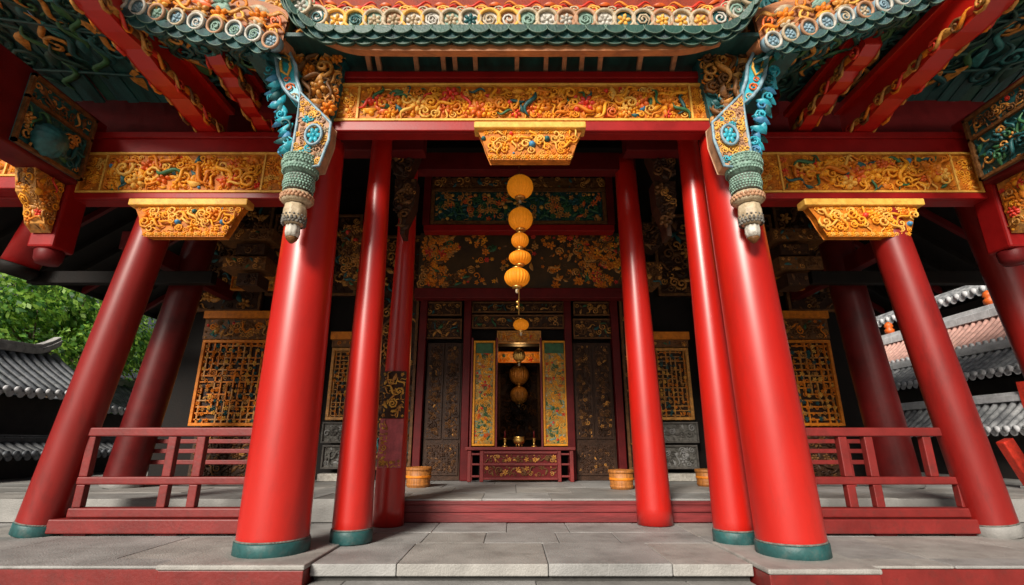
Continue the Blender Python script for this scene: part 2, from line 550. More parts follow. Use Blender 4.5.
# stone steps down to the court
mb = MB()
for i in range(4):
    y1 = Y_ED - 0.02 - i * 0.34 + 0.30
    y0 = Y_ED - 0.02 - (i + 1) * 0.34
    z = -0.145 - i * 0.135
    slab_field(mb, -1.73, y0, 2.07, y1 + (0.0 if i == 0 else 0.0), z, 0.09, 1.5, 0.7, 40 + i)
mb.build('stone_steps', M('stone_dark', 'stone', 'stone_dark'), bevel=0.01, kind='structure')
# red wooden riser up to the hall, pale kerb at the sides
mb = MB()
xa, xb = -1.55, 2.75
mb.box(xa, Y_STEP, 0.002, xb, Y_STEP + 0.02, 0.125)
mb.box(xa, Y_STEP - 0.02, 0.128, xb, Y_STEP + 0.02, 0.215)
mb.box(xa, Y_STEP - 0.035, 0.218, xb, Y_STEP + 0.018, 0.265)
mb.build('step_riser', M('step_red'), bevel=0.006, kind='structure')
mb = MB()
mb.box(-12, Y_STEP, 0.002, xa - 0.004, Y_STEP + 0.018, 0.284)
mb.box(xb + 0.004, Y_STEP, 0.002, 12, Y_STEP + 0.018, 0.284)
mb.build('step_kerb', M('stone_dark'), bevel=0.006, kind='structure')

# ================================================================== columns
def column(ub, vb, ut, vt, wb, wt, ztop, label, ring='teal_band', ring_h=0.125, zf=0.0, mtl='lacquer_red', yshift=0.0):
    Yf = floor_Y(vb, zf)
    Yc = Yf
    for _ in range(4):
        k = Yc / ray(ub, vb - 4)[1]
        cosx = 1 / math.sqrt(1 + ((ub - 512) / F_PX) ** 2)
        rb = wb / 2 / F_PX * k * (0.25 + 0.75 * cosx)
        Yc = Yf + rb * 0.95
    Yc += yshift
    base = P(ub, vb - 6, Yc)
    base.z = zf
    top = P(ut, vt, Yc)
    cosx = 1 / math.sqrt(1 + ((ut - 512) / F_PX) ** 2)
    rt = wt / 2 / F_PX * (Yc / ray(ut, vt)[1]) * (0.25 + 0.75 * cosx)
    ax = (top - base)
    L = ax.length
    ax.normalize()
    t = thing('temple_column', base, label, 'column', 'red lacquered temple columns')
    full = (ztop - zf) / ax.z
    prof = []
    N = 26
    for i in range(N + 1):
        h = full * i / N
        f = min(h / L, 1.25)
        r = rb + (rt - rb) * f + 0.012 * rb * math.sin(f * PI)
        prof.append((r, h))
    MB().lathe(base + ax * 0.004, prof, 48, axis=ax).build('shaft', M(mtl), t)
    if ring:
        bb = MB().lathe(base + ax * 0.002, [(rb * 1.0, 0), (rb * 1.045, 0.008), (rb * 1.045, ring_h - 0.008), (rb * 1.02, ring_h)], 48, axis=ax).build('base_band', M(ring), t)
        MB().lathe(base + ax * (ring_h + 0.003), [(rb * 1.012, 0), (rb * 1.022, 0.006), (rb * 1.004, 0.016)], 48, axis=ax).build('trim_line', M('carved_stone'), bb)
    return base, ax, rb, rt

cFL = column(271, 563, 322, 140, 76, 46, 4.42, 'thick glossy red column with teal foot band standing left of the stone steps', yshift=0.1)
cFR = column(794, 567, 722, 140, 75, 46, 4.42, 'thick glossy red column with teal foot band standing right of the stone steps', yshift=0.16)
column(351, 546, 380, 171, 41, 21.5, 5.6, 'slim red column with dark teal foot band, just right of the thick left column')
column(735, 547, 691, 171, 42, 21.5, 5.6, 'slim red column with dark teal foot band, just left of the thick right column')
c3L = column(388, 528, 408, 210, 32, 17, 5.3, 'slim red column without foot band that carries the carved couplet board', ring=None)
column(655, 527, 626, 180, 36, 21, 5.3, 'slim red column without foot band in front of the red step, right of the altar', ring=None)
column(37, 538, 165, 200, 51, 36, 4.08, 'leaning red column with teal foot band at the outer end of the left railing', mtl='lacquer_shaded')
column(996, 539, 878, 205, 52, 37, 4.08, 'leaning red column with grey foot band at the outer end of the right railing', ring='stone_dark', mtl='lacquer_shaded')
column(122, 489, 192, 270, 42, 32, 5.2, 'shaded dark red column behind the left railing, grey foot band', ring='stone_dark', zf=Z_HALL, mtl='lacquer_rear_shaded')
column(901, 489, 840, 260, 44, 34, 5.2, 'shaded dark red column behind the right railing, beside the orange lattice', ring='stone_dark', zf=Z_HALL, mtl='lacquer_rear_shaded')
column(1108, 528, 992, 245, 50, 40, 5.2, 'dark red column at the far right edge in front of the grey tiled roofs', yshift=0.5, mtl='lacquer_shaded')
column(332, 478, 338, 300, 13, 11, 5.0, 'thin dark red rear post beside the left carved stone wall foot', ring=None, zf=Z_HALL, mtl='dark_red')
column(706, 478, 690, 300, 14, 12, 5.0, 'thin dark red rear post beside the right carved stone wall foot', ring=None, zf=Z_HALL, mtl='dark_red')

# ================================================================== beams
def carved_beam(Y, u0, v0, u1, v1, ub0, vtop, ub1, vbot, label, seed, cell=0.085, deep=0.42, pal=GOLD_PAL, mats=GOLD_MATS, body='beam_red', ground='gold_ground', group='carved gold beams'):
    bx0, bz0, bx1, bz1 = rect(ub0, vtop, ub1, vbot, Y)
    x0, z0, x1, z1 = rect(u0, v0, u1, v1, Y)
    t = thing('carved_beam', ((bx0 + bx1) / 2, Y + deep / 2, bz0), label, 'beam', group)
    MB().box(bx0, Y, bz0, bx1, Y + deep, bz1).build('beam_body', M(body), t, bevel=0.012)
    # lower lip and upper moulding
    mb = MB()
    mb.box(bx0, Y - 0.05, bz0 - 0.002, bx1, Y - 0.002, z0 - 0.035)
    mb.build('beam_lip', M(body), t, bevel=0.012)
    MB().box(bx0, Y - 0.035, bz1 - 0.10, bx1, Y - 0.002, bz1 + 0.002).build('beam_cornice', M(body), t, bevel=0.015)
    pn = MB().box(x0 + 0.001, Y - 0.022, z0 + 0.001, x1 - 0.001, Y - 0.002, z1 - 0.001).build('panel', M(ground), t)
    fr = MB()
    w = 0.03
    fr.box(x0 - w, Y - 0.055, z0 - w, x1 + w, Y - 0.004, z0 - 0.001)
    fr.box(x0 - w, Y - 0.055, z1 + 0.001, x1 + w, Y - 0.004, z1 + w)
    fr.box(x0 - w, Y - 0.053, z0, x0 - 0.001, Y - 0.004, z1)
    fr.box(x1 + 0.001, Y - 0.053, z0, x1 + w, Y - 0.004, z1)
    fr.build('panel_frame', M('gold_pale'), pn, bevel=0.006)
    mb = MB()
    fine = [('spiral', 4), ('blossom', 4), ('leaf', 2), ('bead', 1)]
    e = (z1 - z0) * 0.55
    for q, (a0, a1) in enumerate(((x0 + 0.02, x0 + e), (x1 - e, x1 - 0.02))):
        mb.relief(a0, z0 + 0.02, a1, z1 - 0.02, cell * 0.72, seed + 50 + q, {'gold': [0, 0, 1, 2], 'flower': [2, 0]}, front(Y - 0.022), kinds=fine)
        for s in (a0 if q else a1,):
            mb.box(s - 0.012, Y - 0.05, z0 + 0.005, s + 0.012, Y - 0.023, z1 - 0.005, 1)
    mb.relief(x0 + e + 0.02, z0 + 0.015, x1 - e - 0.02, z1 - 0.015, cell, seed, pal, front(Y - 0.022), size=1.75, depth=1.3)
    mb.relief(x0 + e + 0.02, z0 + 0.015, x1 - e - 0.02, z1 - 0.015, cell * 1.9, seed + 20, {'gold': [0, 1, 2, 0], 'flower': [4, 3, 1, 0, 2], 'green': [5, 0, 6, 2], 'accent': [3]}, front(Y - 0.03), size=1.3, depth=1.1, kinds=(('wave', 4), ('spiral', 2), ('blossom', 3), ('leaf', 3)))
    mb.build('carving', M(*mats), pn)
    return t

YB = 5.0
carved_beam(YB, 338, 88, 711, 121, 318, 73, 730, 133, 'long carved gold beam with green leaves and red blossoms between the two thick columns', 1, deep=0.15)
YO = 6.15
carved_beam(YO, 84, 156, 287, 192, -40, 133, 330, 200, 'carved gold beam with teal figures over the left railing bay', 2, cell=0.10, deep=0.22)
carved_beam(YO, 757, 156, 974, 192, 700, 133, 1064, 200, 'carved gold beam with green and red figures over the right railing bay', 3, cell=0.10, deep=0.22)
# narrow gold panel of the next bay at the far left
carved_beam(5.9, -60, 150, 27, 176, -90, 128, 36, 190, 'short carved gold beam end cut by the left edge of the picture', 4, cell=0.09, deep=0.2)

def gold_corbel(Y, u0, u1, v0, v1, inset, label, seed, cell=0.075, deep=0.13):
    x0, z0, x1, z1 = rect(u0, v0, u1, v1, Y)
    h = z1 - z0
    t = thing('carved_corbel', ((x0 + x1) / 2, Y + deep / 2, z0), label, 'bracket', 'gold corbels under the beams')
    MB().box(x0, Y - 0.06, z1 - h * 0.19, x1, Y + deep, z1 - 0.004).build('top_board', M('gold_pale'), t, bevel=0.012)
    zt = z1 - h * 0.19 - 0.003
    # body tapering downwards with a stepped outline
    i0 = inset * (x1 - x0)
    prof = [(0.02, zt), (0.42, zt - (zt - z0) * 0.35), (0.62, zt - (zt - z0) * 0.62), (1.0, z0)]
    poly = [(x0 + i0 * (0.25 + 0.75 * f), z) for f, z in prof] + [(x1 - i0 * (0.25 + 0.75 * f), z) for f, z in reversed(prof)]
    cb = MB().prism(poly, Y, Y + deep - 0.02).build('corbel_body', M('gold_ground'), t, bevel=0.01)
    mb = MB()
    mb.relief(x0 + 0.01, z0 + 0.05, x1 - 0.01, zt, cell, seed, {'gold': [0, 0, 1], 'flower': [0, 1, 2], 'accent': [3, 8, 6]}, front(Y), poly=poly, size=1.65, depth=1.35,
              kinds=(('spiral', 6), ('wave', 2), ('blossom', 2), ('bead', 1)))
    n = int((x1 - x0 - 2 * i0) / 0.05)
    for k in range(n + 1):
        x = x0 + i0 + (x1 - x0 - 2 * i0) * k / n
        V, Fc = T_BLOSSOM[k % 2]
        mb.add([(x + a * 0.07, Y - d * 0.09, z0 + 0.025 + b * 0.06) for a, b, d in V], Fc, k % 2, True)
        mb.add([(x + a * 0.07, Y - 0.0 - d * 0.09, zt - 0.02 + b * 0.05) for a, b, d in V], Fc, (k + 1) % 2, True)
    mb.build('carving', M(*GOLD_MATS), cb)
    return t

gold_corbel(YB - 0.12, 474, 586, 124, 159, 0.15, 'golden carved corbel hanging under the middle of the long beam, above the lanterns', 11)
gold_corbel(YO - 0.18, 128, 247, 200, 236, 0.17, 'golden carved corbel under the left bay beam, above the leaning column', 12, 0.09)
gold_corbel(YO - 0.18, 805, 925, 200, 236, 0.17, 'golden carved corbel under the right bay beam, above the leaning column', 13, 0.09)

# ================================================================== middle eave
def tile_end(parent, c, r, n_dir, seed, mats=('cream', 'pale_green', 'gold_pale', 'white_paint', 'rafter_tan', 'paint_teal')):
    rnd = random.Random(seed)
    ax = Vector(n_dir).normalized()
    mb = MB()
    c = Vector(c)
    a = ax.cross(Vector((0, 0, 1))).normalized()
    b = a.cross(ax)
    m0 = rnd.choice([1, 3, 4, 3, 1, 5])
    mb.lathe(c + ax * 0.0, [(r * 0.96, -0.10), (r * 0.96, -0.02), (r * 0.80, -0.018)], 20, m0, axis=ax)
    ring = [c + a * (math.cos(t) * r * 0.9) + b * (math.sin(t) * r * 0.9) for t in [k / 22 * 2 * PI for k in range(22)]]
    mb.tube(ring, r * 0.17, 7, rnd.choice([0, 0, 2, 4, 0]), closed=True)
    V, Fc = rnd.choice([T_BLOSSOM[0], T_SPIRAL[0], T_SPIRAL[3], T_BLOSSOM[1]])
    t0 = rnd.uniform(0, 6)
    cc, ss = math.cos(t0) * r * 1.25, math.sin(t0) * r * 1.25
    mb.add([c - ax * 0.02 + a * (x * cc - y * ss) + b * (x * ss + y * cc) + ax * (d * r * 0.9) for x, y, d in V], Fc, rnd.choice([0, 3, 1, 2, 5]), True)
    return mb.build('tile_end', M(*mats), parent)

def path_at(pts, s):
    """point at arc length s on a polyline"""
    for a, b in zip(pts, pts[1:]):
        L = (b - a).length
        if s <= L:
            return a + (b - a) * (s / L), (b - a).normalized()
        s -= L
    return pts[-1].copy(), (pts[-1] - pts[-2]).normalized()

def smooth_path(pts, n=10):
    out = []
    m = len(pts)
    for i in range(m - 1):
        p0, p1, p2, p3 = pts[max(i - 1, 0)], pts[i], pts[i + 1], pts[min(i + 2, m - 1)]
        for k in range(n):
            t = k / n
            out.append(0.5 * ((2 * p1) + (p2 - p0) * t + (2 * p0 - 5 * p1 + 4 * p2 - p3) * t * t + (3 * p1 - p0 - 3 * p2 + p3) * t ** 3))
    out.append(pts[-1].copy())
    return out

def plen(pts):
    return sum((b - a).length for a, b in zip(pts, pts[1:]))

YE = 4.30
cpath = smooth_path([P(u, v, y) for u, v, y in ((276, -34, YE - 0.15), (290, -8, YE - 0.1), (306, 9, YE - 0.04), (330, 18.5, YE), (400, 19, YE), (512, 18.5, YE), (640, 19, YE), (702, 19.5, YE), (730, 14, YE - 0.02), (750, -4, YE - 0.08), (764, -30, YE - 0.15))])
t = thing('eave_roof', P(512, 18, YE + 0.4), 'middle eave with a row of round painted tile ends and green scalloped drip tiles', 'roof', 'temple eaves')
L = plen(cpath)
n = int(L / 0.205)
tops = MB()
for i in range(n):
    p, d = path_at(cpath, (i + 0.5) / n * L)
    nrm = Vector((0, -1, -0.12))
    tile_end(t, p, 0.124, nrm, i)
    q = p + Vector((0, 0.06, 0.02))
    tops.tube([q, q + Vector((0, 1.2, 0.75)), q + Vector((0, 2.2, 1.9))], 0.088, 8, i % 3)
tops.build('barrel_tiles', M('tile_terracotta', 'gold_old', 'tile_terracotta'), t)
# scalloped drip tiles under the tile ends
mb = MB()
drip = []
for i in range(n + 1):
    p, d = path_at(cpath, i / n * L)
    a = Vector((d.x, d.y, d.z))
    w = L / n * 0.56
    for row, (oy, oz, hh, mi) in enumerate(((-0.01, -0.09, 0.105, 0), (0.03, -0.14, 0.095, 1), (0.07, -0.185, 0.08, 0))):
        c = p + Vector((0, oy, oz)) + a * (w * 0.9 if row % 2 else 0)
        pts = [c + a * (w * math.cos(k / 9 * PI)) + Vector((0, -0.004, -hh * math.sin(k / 9 * PI))) for k in range(10)]
        back = [x + Vector((0, 0.035, 0)) for x in pts]
        V = pts + back
        Fc = [tuple(range(10)), tuple(range(19, 9, -1))] + [(k, k + 1, 11 + k, 10 + k) for k in range(9)] + [(9, 0, 10, 19)]
        mb.add(V, Fc, mi)
        if row != 1 or True:
            mb.tube(pts, 0.008, 4, 2)
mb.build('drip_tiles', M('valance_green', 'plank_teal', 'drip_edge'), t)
# curling gold edge behind the tile ends and the red and orange band above
mb = MB()
for i in range(len(cpath) - 1):
    a, b = cpath[i], cpath[i + 1]
    for z0, z1, yy, mi in ((0.085, 0.17, 0.05, 0), (0.175, 0.26, 0.12, 1), (0.265, 0.5, 0.2, 2)):
        V = [a + Vector((0, yy, z0)), b + Vector((0, yy, z0)), b + Vector((0, yy, z1)), a + Vector((0, yy, z1))]
        V += [x + Vector((0, 0.06, 0)) for x in V]
        mb.add(V, [(0, 1, 2, 3), (7, 6, 5, 4), (0, 4, 5, 1), (3, 2, 6, 7)], mi)
mb.build('edge_board', M('gold_old', 'paint_red', 'tile_terracotta'), t)
mb = MB()
for i in range(n + 1):
    p, d = path_at(cpath, i / n * L)
    V, Fc = T_SPIRAL[i % 2]
    mb.add([p + d * (x * 0.17) + Vector((0, 0.07 - dd * 0.12, 0.185 + y * 0.12)) for x, y, dd in V], Fc, i % 2, True)
for i in range(2 * n):
    p, d = path_at(cpath, (i + 0.5) / (2 * n) * L)
    V, Fc = (T_WAVE[0], T_LEAF[0], T_WAVE[1], T_BLOSSOM[0])[(i * 5 + i // 3) % 4]
    mb.add([p + d * (x * 0.14) + Vector((0, 0.19 - dd * 0.12, 0.33 + 0.05 * (i % 2) + y * 0.13)) for x, y, dd in V], Fc, 2 + i % 3, True)
mb.build('scroll_trim', M('gold_pale', 'cream', 'gold_orange', 'paint_orange', 'paint_red'), t)
# orange fascia board and rafters
fp = smooth_path([P(u, v, y) for u, v, y in ((322, 36, 4.42), (348, 45, 4.42), (380, 47.5, 4.42), (512, 48, 4.42), (650, 47.5, 4.42), (690, 46, 4.42), (722, 38, 4.42))])
mb = MB()
for a, b in zip(fp, fp[1:]):
    V = [a + Vector((0, 0, -0.035)), b + Vector((0, 0, -0.035)), b + Vector((0, 0, 0.045)), a + Vector((0, 0, 0.045))]
    V += [x + Vector((0, 0.09, 0)) for x in V]
    mb.add(V, [(0, 1, 2, 3), (7, 6, 5, 4), (0, 4, 5, 1), (3, 2, 6, 7)], 0)
mb.build('fascia_board', M('fascia_orange'), t)
zf, zb = P(512, 47, 4.5).z + 0.06, P(512, 73, YB).z + 0.08
for u in (364, 374, 413, 441, 453, 474, 517, 547, 566, 584, 603, 644, 679):
    p = P(u, 48, 4.46)
    x2 = P(u + (u - 515) * -0.035, 70, YB).x
    MB().bar((p.x, 4.5, zf - 0.03), (x2, YB + 0.05, zb), 0.052, 0.07).build('rafter', M('rafter_tan'), t, bevel=0.005)
mb = MB()
V = [(-2.6, 4.45, zf + 0.04), (2.9, 4.45, zf + 0.04), (2.9, YB + 0.3, zb + 0.1), (-2.6, YB + 0.3, zb + 0.1)]
V += [(x, y, z + 0.05) for x, y, z in V]
mb.add(V, [(0, 3, 2, 1), (4, 5, 6, 7), (0, 1, 5, 4), (1, 2, 6, 5), (2, 3, 7, 6), (3, 0, 4, 7)])
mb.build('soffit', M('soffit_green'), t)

# ================================================================== side eaves
def side_eave(sgn, pix, label, seed):
    path = smooth_path([P(u, v, y) for u, v, y in pix] + [Vector((sgn * x, y, z)) for x, y, z in ((6.1, 4.0, 6.15), (7.6, 3.9, 6.4), (9.6, 3.8, 6.6))], 8)
    L = plen(path)
    t = thing('eave_roof', path[len(path) // 2] + Vector((0, 1.2, 0)), label, 'roof', 'temple eaves')
    n = int(L / 0.205)
    tops, dr, tr = MB(), MB(), MB()
    for i in range(n):
        p, d = path_at(path, (i + 0.5) / n * L)
        tile_end(t, p, 0.098, (0.12 * sgn, -1, -0.2), seed + i, ('white_paint', 'pale_blue', 'cream', 'pale_blue', 'rafter_tan', 'pale_green'))
        q = p + Vector((0, 0.06, 0.03))
        tops.tube([q, q + Vector((0, 1.2, 0.75)), q + Vector((0, 2.4, 2.1))], 0.09, 7, i % 3)
        for q, (zz, s, mi) in enumerate(((0.12, 0.17, (0, 1, 4)[i % 3]), (0.19, 0.2, (2, 4, 0)[i % 3]), (0.27, 0.22, (3, 2, 4, 5)[i % 4]), (0.36, 0.22, (4, 1, 2, 5, 3)[i % 5]))):
            V, Fc = (T_SPIRAL[i % 4], T_LEAF[0], T_WAVE[i % 2], T_BLOSSOM[0])[(i * 3 + q * 2 + i // 4) % 4]
            tr.add([p + d * (x * s) + Vector((0, 0.03 + 0.05 * zz - dd * 0.16, zz + y * s)) for x, y, dd in V], Fc, mi, True)
        c = p + d * (L / n / 2)
        w = L / n * 0.52
        for row in range(2):
            cc = c + Vector((0, 0.01 + 0.04 * row, -0.06 - 0.06 * row)) + d * (w * row)
            pts = [cc + d * (w * math.cos(k / 8 * PI)) + Vector((0, 0, -0.10 * math.sin(k / 8 * PI))) for k in range(9)]
            back = [x + Vector((0, 0.04, 0)) for x in pts]
            dr.add(pts + back, [tuple(range(9)), tuple(range(17, 8, -1))] + [(k, k + 1, 10 + k, 9 + k) for k in range(8)] + [(8, 0, 9, 17)], 0)
            dr.tube(pts, 0.007, 4, 1)
    tops.build('barrel_tiles', M('fascia_orange', 'gold_orange', 'paint_orange'), t)
    dr.build('drip_tiles', M('plank_teal', 'drip_edge'), t)
    tr.build('scroll_trim', M('gold_pale', 'cream', 'gold_orange', 'paint_orange', 'gold_old', 'pale_green'), t)
    eb = MB()
    for a, b in zip(path, path[1:]):
        V = [a + Vector((0, 0.07, 0.02)), b + Vector((0, 0.07, 0.02)), b + Vector((0, 0.12, 0.55)), a + Vector((0, 0.12, 0.55))]
        V += [x + Vector((0, 0.05, 0)) for x in V]
        eb.add(V, [(0, 1, 2, 3), (7, 6, 5, 4), (0, 4, 5, 1), (3, 2, 6, 7)], 0)
    eb.build('edge_board', M('fascia_orange'), t)
    # boards of the underside, running from the eave back to the beam, each a little out of line with the next
    pl = MB()
    zb = P(512, 130, YO).z + 0.55
    m = int(L / 0.17)
    rnd = random.Random(seed)
    for i in range(m):
        p, d = path_at(path, i / m * L)
        p2, d2 = path_at(path, (i + 0.93) / m * L)
        o = rnd.uniform(-0.025, 0.03)
        y0 = p.y + 0.10
        N = 7
        V, Fc = [], []
        for k in range(N + 1):
            f = k / N
            sag = -0.10 * math.sin(f * PI)
            for q in (p, p2):
                z = (q.z - 0.10) * (1 - f) + zb * f - sag + o
                V.append((q.x + sgn * 0.10 * f, y0 + (YO + 0.1 - y0) * f, z))
            for q in (p2, p):
                z = (q.z - 0.10) * (1 - f) + zb * f - sag + o + 0.035
                V.append((q.x + sgn * 0.10 * f, y0 + (YO + 0.1 - y0) * f, z))
        for k in range(N):
            a, b = k * 4, k * 4 + 4
            for j in range(4):
                Fc.append((a + j, b + j, b + (j + 1) % 4, a + (j + 1) % 4))
        Fc += [(0, 1, 2, 3), (N * 4 + 3, N * 4 + 2, N * 4 + 1, N * 4)]
        pl.add(V, Fc, rnd.choice([0, 0, 0, 1, 2]))
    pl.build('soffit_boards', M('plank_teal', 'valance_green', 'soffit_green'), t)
    sc = MB()
    m2 = int(L / 0.20)
    for i in range(m2):
        p, d = path_at(path, (i + 0.5) / m2 * L)
        for row, f in enumerate((0.05, 0.11, 0.18, 0.26, 0.35, 0.45, 0.56, 0.68, 0.8)):
            if rnd.random() < 0.12 + 0.3 * f:
                continue
            z = (p.z - 0.10) * (1 - f) + zb * f + 0.10 * math.sin(f * PI) - 0.02
            y = p.y + 0.10 + (YO + 0.1 - p.y - 0.1) * f
            V, Fc = (T_WAVE[0], T_LEAF[0], T_WAVE[1], T_SPIRAL[1])[(i + row) % 4]
            a0 = PI / 2 + rnd.uniform(-0.5, 0.5)
            q = 0.26 + 0.22 * f
            c_, s_ = math.cos(a0) * q, math.sin(a0) * q
            sc.add([(p.x + a * c_ - b * s_ + sgn * 0.1 * f, y + a * s_ + b * c_, z - dd * 0.16) for a, b, dd in V], Fc, rnd.choice([0, 0, 1, 1, 2, 3, 5]), True)
    sc.build('painted_scrolls', M('paint_teal', 'valance_green', 'scroll_teal', 'gold_old', 'brown_carved', 'paint_green'), t)
    # thin battens across the boards
    bt = MB()
    for f in (0.4, 0.75):
        pts = []
        for q in path[::3]:
            sag = -0.10 * math.sin(f * PI)
            pts.append(Vector((q.x + sgn * 0.1 * f, q.y + 0.1 + (YO + 0.1 - q.y - 0.1) * f, (q.z - 0.10) * (1 - f) + zb * f - sag - 0.045)))
        bt.tube(pts, 0.022, 6, 0)
    bt.build('batten', M('soffit_green'), t)
    return t

side_eave(-1, ((278, 44, 4.35), (262, 36, 4.35), (240, 30, 4.33), (195, 21, 4.3), (145, 9, 4.25), (100, -8, 4.2), (50, -32, 4.12)),
          'left eave with white and gold tile ends above dark teal boards', 100)
side_eave(1, ((766, 44, 4.35), (782, 36, 4.35), (804, 29, 4.33), (838, 18, 4.3), (880, 5, 4.25), (925, -12, 4.2), (975, -36, 4.12)),
          'right eave with white and gold tile ends above dark teal boards', 200)

# red cantilever beams under the side eaves
def cantilever(X, y0, y1, z1, label, seed, w=0.26, h=0.40):
    t = thing('cantilever_beam', (X, y1, z1), label, 'beam', 'red cantilever beams under the side eaves')
    n = 12
    top, bot = [], []
    for i in range(n + 1):
        f = i / n
        y = y1 + (y0 - y1) * f
        top.append((y, z1 + h - 0.03 * f))
        bot.append((y, z1 + 0.10 * f - 0.04 * abs(math.sin(f * PI * 4))))
    MB().prism_x(top + bot[::-1], X - w / 2, X + w / 2).build('beam_body', M('lacquer_red'), t, bevel=0.015)
    # a wider board on top
    MB().box(X - w * 0.85, y0, z1 + h - 0.02, X + w * 0.85, y1, z1 + h + 0.07).build('top_board', M('lacquer_red'), t, bevel=0.01)
    mb = MB()
    sg = -1 if X > 0 else 1
    xs = X + sg * w / 2
    n2 = int((y1 - y0) / 0.10)
    for i in range(n2):
        y = y0 + 0.15 + i * 0.10
        if y > y1 - 0.1:
            break
        f = (y1 - y) / (y1 - y0)
        zz = z1 + 0.10 * f - 0.04 * abs(math.sin(f * PI * 4))
        V, Fc = (T_SPIRAL[i % 4], T_LEAF[0], T_WAVE[0])[i % 3]
        for sd in (1, -1):
            xx = X + sd * w / 2
            mb.add([(xx + sd * (d * 0.2 - 0.004), y + a * 0.21, zz + 0.05 + b * 0.20) for a, b, d in V], Fc, [3, 0, 2, 0, 1][(i * 3 + sd) % 5], True)
    mb.build('carving', M('gold_old', 'paint_red', 'gold_orange', 'brown_carved'), t)

zc = P(512, 128, YO).z
cantilever(-4.30, 3.0, 6.3, zc - 0.06, 'long red cantilever beam with gilt underside, outermost under the left eave', 301)
cantilever(-3.53, 4.85, 6.3, zc - 0.0, 'short red cantilever beam under the left eave, next to the blue corner bracket', 302, 0.2, 0.3)
cantilever(4.95, 3.0, 6.3, zc - 0.06, 'long red cantilever beam with gilt underside, outermost under the right eave', 303)
cantilever(4.16, 4.7, 6.3, zc - 0.0, 'short red cantilever beam under the right eave, next to the blue corner bracket', 304, 0.2, 0.3)

